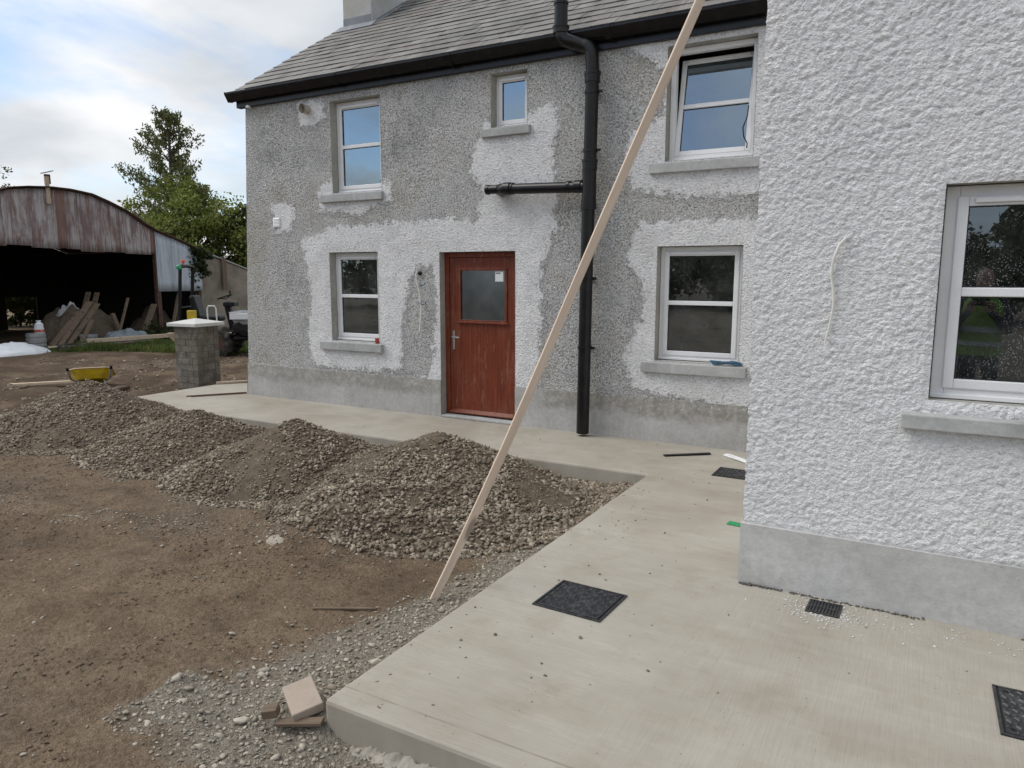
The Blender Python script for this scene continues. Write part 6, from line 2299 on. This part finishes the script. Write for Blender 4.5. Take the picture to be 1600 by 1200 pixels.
def cypress(name, x, y, h_, rbase, base_z, seed, label, lo=0.25, nbr=110, leaf='leaf_c'):
    rs_ = np.random.RandomState(seed)
    e_ = empty(name, (x, y, base_z), 0, label, 'tree')
    tb = MB()
    tb.tube([(0, 0, 0), (0.05, 0, h_ * 0.5), (0.0, 0.04, h_ * 0.85), (-0.02, 0, h_)], [0.18, 0.11, 0.05, 0.015], 8)
    pts = []
    for i in range(nbr):
        t = lo + (1 - lo) * (i + rs_.rand()) / nbr
        z0 = h_ * t
        rad = rbase * (1 - t) ** 0.62 * (0.35 + 0.85 * rs_.rand()) + 0.10
        a_ = rs_.rand() * 2 * math.pi
        up = 0.55 + 0.5 * rs_.rand()
        p0 = np.array([0, 0, z0])
        p1 = p0 + np.array([math.cos(a_) * rad * 0.5, math.sin(a_) * rad * 0.5, rad * up * 0.35])
        p2 = p0 + np.array([math.cos(a_) * rad, math.sin(a_) * rad, rad * up * 0.75])
        tb.tube([tuple(p0), tuple(p1), tuple(p2)], [0.022, 0.014, 0.005], 4, caps=False)
        nl = int(48 + 55 * rad)
        tt = 0.42 + 0.62 * rs_.rand(nl, 1)
        q = (1 - tt) ** 2 * p0 + 2 * tt * (1 - tt) * p1 + tt ** 2 * p2
        hang = rs_.rand(nl, 1)
        q = q + rs_.normal(size=(nl, 3)) * np.array([0.07, 0.07, 0.05])
        q[:, 2:] -= hang ** 1.5 * (0.16 + 0.22 * rad) * 0.8
        pts.append(q)
    P = np.concatenate(pts)
    P = np.concatenate([P, np.stack([rs_.normal(size=60) * 0.03, rs_.normal(size=60) * 0.03, h_ - 0.5 * rs_.rand(60)], -1)])
    V, F = leaf_quads(P, 0.13, seed + 1, 1.4, 0.42)
    link('crown', mesh_np('crown', V, F, False), M[leaf], e_)
    tb.build('trunk', M['bark'], e_, smooth=True, recenter=False)
    return e_


cypress('cypress_tree', -26.7, 19.45, 8.15, 3.0, GZ, 21, 'tall thin topped cypress rising behind the barn lean to', 0.25, 120)
broad_tree('ash_tree', -25.2, 18.9, 5.35, 2.45, GZ, 31, 'yellow green leafy tree in front of the tall cypress behind the barn', 'leaf_a', 0.13, 115, 270, 0.12)
broad_tree('laurel_bush', -24.3, 20.5, 4.6, 1.35, GZ, 33, 'darker bush right of the yellow green tree behind the shed', 'leaf_d', 0.12, 46, 200, 0.1, cat='bush', trunk_r=0.08)
broad_tree('thorn_bush', -23.6, 21.2, 3.9, 1.4, GZ, 35, 'brownish bush against the house edge behind the shed wall', 'leaf_d', 0.11, 46, 180, 0.05, cat='bush', trunk_r=0.07)
broad_tree('birch_tree', -30.9, 15.5, 6.0, 1.25, GZ, 41, 'thin distant tree top over the barn at the left picture edge', 'leaf_d', 0.10, 34, 60, 0.3, trunk_r=0.09)
broad_tree('elder_bush', -28.5, 14.25, 2.1, 1.15, GZ, 43, 'bush seen through the opening at the back of the barn', 'leaf_d', 0.13, 60, 260, 0.05, cat='bush', trunk_r=0.05)
# trees on the far side of the yard, mirrored in the window panes
mirror = [(-21.0, -13.5, 9.2, 2.4, 'tallest tree mirrored, at the left of the small upper pane'), (-27, -19, 5.2, 4.0, 'tree mirrored low in the upper left window, in the middle of the row'),
          (-9, -25, 4.2, 3.6, 'tree mirrored in the lower right window'), (-2.5, -26, 4.4, 3.6, 'tree mirrored left of the person in the wing window'),
          (3.5, -25, 4.4, 3.4, 'tree mirrored behind the person in the wing window'), (-15, -27, 4.4, 3.6, 'tree mirrored in the glass of the red door'),
          (-36, -14, 5.2, 4.2, 'tree mirrored in the lower left window'), (9, -24, 5.0, 3.8, 'tree mirrored at the right picture edge of the wing window')]
for i, (x, y, h_, rx, lb) in enumerate(mirror):
    broad_tree('boundary_tree', x, y, h_, rx, GZ, 50 + i, lb, 'leaf_d', 0.34, 60, 110, 0.04, 'trees mirrored in the windows', trunk_r=0.2)

# ivy over the lean-to corner
rs_ = np.random.RandomState(3)
cs = [(-19.93, 15.40 + 0.08 * rs_.normal(), 1.75 + 0.09 * i) for i in range(9)] + [(-19.95, 15.15 + 0.1 * i, 2.45 - 0.03 * i) for i in range(7)]
P = clump_points(cs, [0.13 + 0.08 * rs_.rand() for _ in cs], [90] * len(cs), rs_, 0.2)
P = np.concatenate([P, np.stack([np.full(140, -19.96), 15.2 + 0.13 * rs_.normal(size=140), 2.0 + 0.33 * rs_.normal(size=140)], -1)])
V, F = leaf_quads(P, 0.085, 4, 0.5, 0.8)
o = link('ivy', mesh_np('ivy', V - np.array([-19.95, 15.4, 1.6]), F), M['ivy'], None, (-19.95, 15.4, 1.6))
tag(o, 'dark ivy climbing the right corner of the pale lean to', 'ivy')

# grass verge before the barn
rs_ = np.random.RandomState(17)
N = 80000
gx_ = rs_.uniform(-20.3, -13.6, N)
gy_ = rs_.uniform(8.6, 16.5, N)
edge_x = -17.6 + 2.4 * (gy_ - 10.2) + 0.9 * (fbm(gy_ * 0.9, gy_ * 0, 5, 3) - 0.5)
edge_x = np.minimum(edge_x, -13.9)
dens = np.clip((edge_x - gx_) / 0.5, 0, 1) * np.clip(0.15 + 1.6 * (fbm(gx_ * 1.1, gy_ * 1.1, 15, 4) - 0.2), 0, 1)
dens = dens * np.where(gx_ < -19.9, 0.35, 1)
k = rs_.rand(N) < dens
gx_, gy_ = gx_[k], gy_[k]
n_ = len(gx_)
gz_ = ground_z(gx_, gy_)
hh = (0.035 + 0.06 * rs_.rand(n_)) * (1 + 1.2 * (fbm(gx_ * 2, gy_ * 2, 25, 3) > 0.58))
a_ = rs_.rand(n_) * np.pi
w_ = 0.012 + 0.01 * rs_.rand(n_)
lx, ly = np.cos(a_) * w_, np.sin(a_) * w_
tx, ty = rs_.normal(size=n_) * 0.04, rs_.normal(size=n_) * 0.04
V = np.stack([np.stack([gx_ - lx, gy_ - ly, gz_ - 0.01], -1), np.stack([gx_ + lx, gy_ + ly, gz_ - 0.01], -1), np.stack([gx_ + tx, gy_ + ty, gz_ + hh], -1)], 1).reshape(-1, 3)
o = link('grass', mesh_np('grass', V, np.arange(n_ * 3).reshape(n_, 3)), M['grass'])
tag(o, 'short green grass verge in front of the barn', 'grass', kind='stuff')
# weeds at the barn post
P = clump_points([(-19.3, 13.35, 0.1), (-19.1, 13.6, 0.2), (-19.3, 13.15, 0.25), (-18.9, 13.3, 0.0), (-18.6, 13.8, 0.0), (-19.2, 12.9, 0.05)], [0.28, 0.3, 0.25, 0.25, 0.25, 0.2], [160] * 6, rs_, 0.2)
P[:, 2] = np.maximum(P[:, 2], GZ)
V, F = leaf_quads(P, 0.09, 8, -0.5, 0.4)
o = link('weeds', mesh_np('weeds', V - np.array([-19.1, 13.4, GZ]), F), M['ivy'], None, (-19.1, 13.4, GZ))
tag(o, 'clump of dark weeds by the right hand barn post', 'weeds')

# ------------------------------------------------------------------ the person mirrored in the wing window
per = empty('person', (0.44, -0.52, 0.0), 0, 'person in a yellow high visibility vest holding up a phone, mirrored in the wing window', 'person')


def skin_body(name, joints, edges_, radii, mat, parent, root=0):
    me = bpy.data.meshes.new(name)
    me.from_pydata(joints, edges_, [])
    o_ = bpy.data.objects.new(name, me)
    COL.objects.link(o_)
    o_.parent = parent
    me.materials.append(mat)
    sk_ = o_.modifiers.new('skin', 'SKIN')
    sk_.use_smooth_shade = True
    for i, v in enumerate(me.skin_vertices[0].data):
        r_ = radii[i]
        v.radius = r_ if isinstance(r_, tuple) else (r_, r_)
        v.use_root = (i == root)
    ss = o_.modifiers.new('sub', 'SUBSURF')
    ss.levels = 1
    ss.render_levels = 2
    return o_


J = [(0, 0, 0.95), (0, 0, 1.18), (0, 0, 1.38), (0, 0.02, 1.50), (0, 0.03, 1.58), (0, 0.04, 1.72),
     (0.10, 0, 0.90), (0.11, 0.02, 0.50), (0.11, -0.02, 0.10), (0.11, 0.12, 0.04),
     (-0.10, 0, 0.90), (-0.11, 0.02, 0.50), (-0.11, -0.02, 0.10), (-0.11, 0.12, 0.04),
     (0.19, 0, 1.42), (0.24, 0.08, 1.16), (0.10, 0.30, 1.32), (0.05, 0.37, 1.36),
     (-0.19, 0, 1.42), (-0.26, 0.08, 1.16), (-0.16, 0.30, 1.32), (-0.13, 0.37, 1.36)]
E_ = [(0, 1), (1, 2), (2, 3), (3, 4), (4, 5), (0, 6), (6, 7), (7, 8), (8, 9), (0, 10), (10, 11), (11, 12), (12, 13), (2, 14), (14, 15), (15, 16), (16, 17), (2, 18), (18, 19), (19, 20), (20, 21)]
Rd = [(0.16, 0.11), (0.15, 0.11), (0.17, 0.12), 0.065, 0.06, 0.10, 0.10, 0.075, 0.05, 0.045, 0.10, 0.075, 0.05, 0.045, 0.07, 0.05, 0.038, 0.04, 0.07, 0.05, 0.038, 0.04]
skin_body('body', J, E_, Rd, M['darkcloth'], per)
vest = MB()
prof = [(0.205, 0.92), (0.20, 1.05), (0.205, 1.2), (0.215, 1.35), (0.19, 1.44), (0.12, 1.50), (0.09, 1.50), (0.19, 1.40), (0.195, 0.95)]
vest.lathe(prof, (0, 0, 0), 24)
vest.v = [(v[0], v[1] * 0.78, v[2]) for v in vest.v]
vest.build('vest', M['hivis'], per, smooth=True, recenter=False)
for z in (1.02, 1.16):
    bnd = MB().lathe([(0.209, z), (0.2095, z + 0.045)], (0, 0, 0), 24)
    bnd.v = [(v[0], v[1] * 0.78, v[2]) for v in bnd.v]
    bnd.build('reflective_band', M['greypaint'], per, smooth=True, recenter=False)
head = MB().lathe([(0.0, -0.125), (0.05, -0.115), (0.07, -0.07), (0.078, 0.0), (0.078, 0.05), (0.06, 0.10), (0.03, 0.122), (0.0, 0.125)], (0, 0.05, 1.68), 18)
head.v = [(v[0], 0.05 + (v[1] - 0.05) * 1.18, v[2]) for v in head.v]
head.box(-0.013, 0.013, 0.13, 0.165, 1.645, 1.69)
for sx in (-1, 1):
    head.box(sx * 0.076 - 0.008, sx * 0.076 + 0.008, 0.035, 0.065, 1.655, 1.71)
head.build('head', M['skin'], per, smooth=True, recenter=False)
hr = MB().lathe([(0.084, 0.02), (0.086, 0.06), (0.066, 0.112), (0.03, 0.134), (0.0, 0.137)], (0, 0.035, 1.68), 18)
hr.build('hair', M['hair'], per, smooth=True, recenter=False)
for sx, hx in ((1, 0.05), (-1, -0.13)):
    hand = MB()
    for k in range(4):
        bx = hx - 0.027 + k * 0.018
        hand.tube([(bx, 0.375, 1.37), (bx + 0.004, 0.40, 1.42), (bx + 0.006 - sx * 0.012, 0.415, 1.455 - 0.006 * abs(k - 1.5)), (bx - sx * 0.03, 0.425, 1.465)], [0.010, 0.009, 0.008, 0.006], 6)
    hand.tube([(hx - sx * 0.03, 0.37, 1.36), (hx - sx * 0.05, 0.385, 1.39), (hx - sx * 0.055, 0.395, 1.43)], [0.011, 0.010, 0.007], 6)
    hand.build('hand', M['skin'], per, smooth=True, recenter=False)
ph = MB().box(-0.12, 0.04, 0.405, 0.414, 1.42, 1.50).build('phone', M['black'], None, bevel=0.003)
ph.location = (0.44 - 0.04, -0.52 + 0.41, 1.42)
tag(ph, 'black phone held up by the person mirrored in the wing window', 'phone')
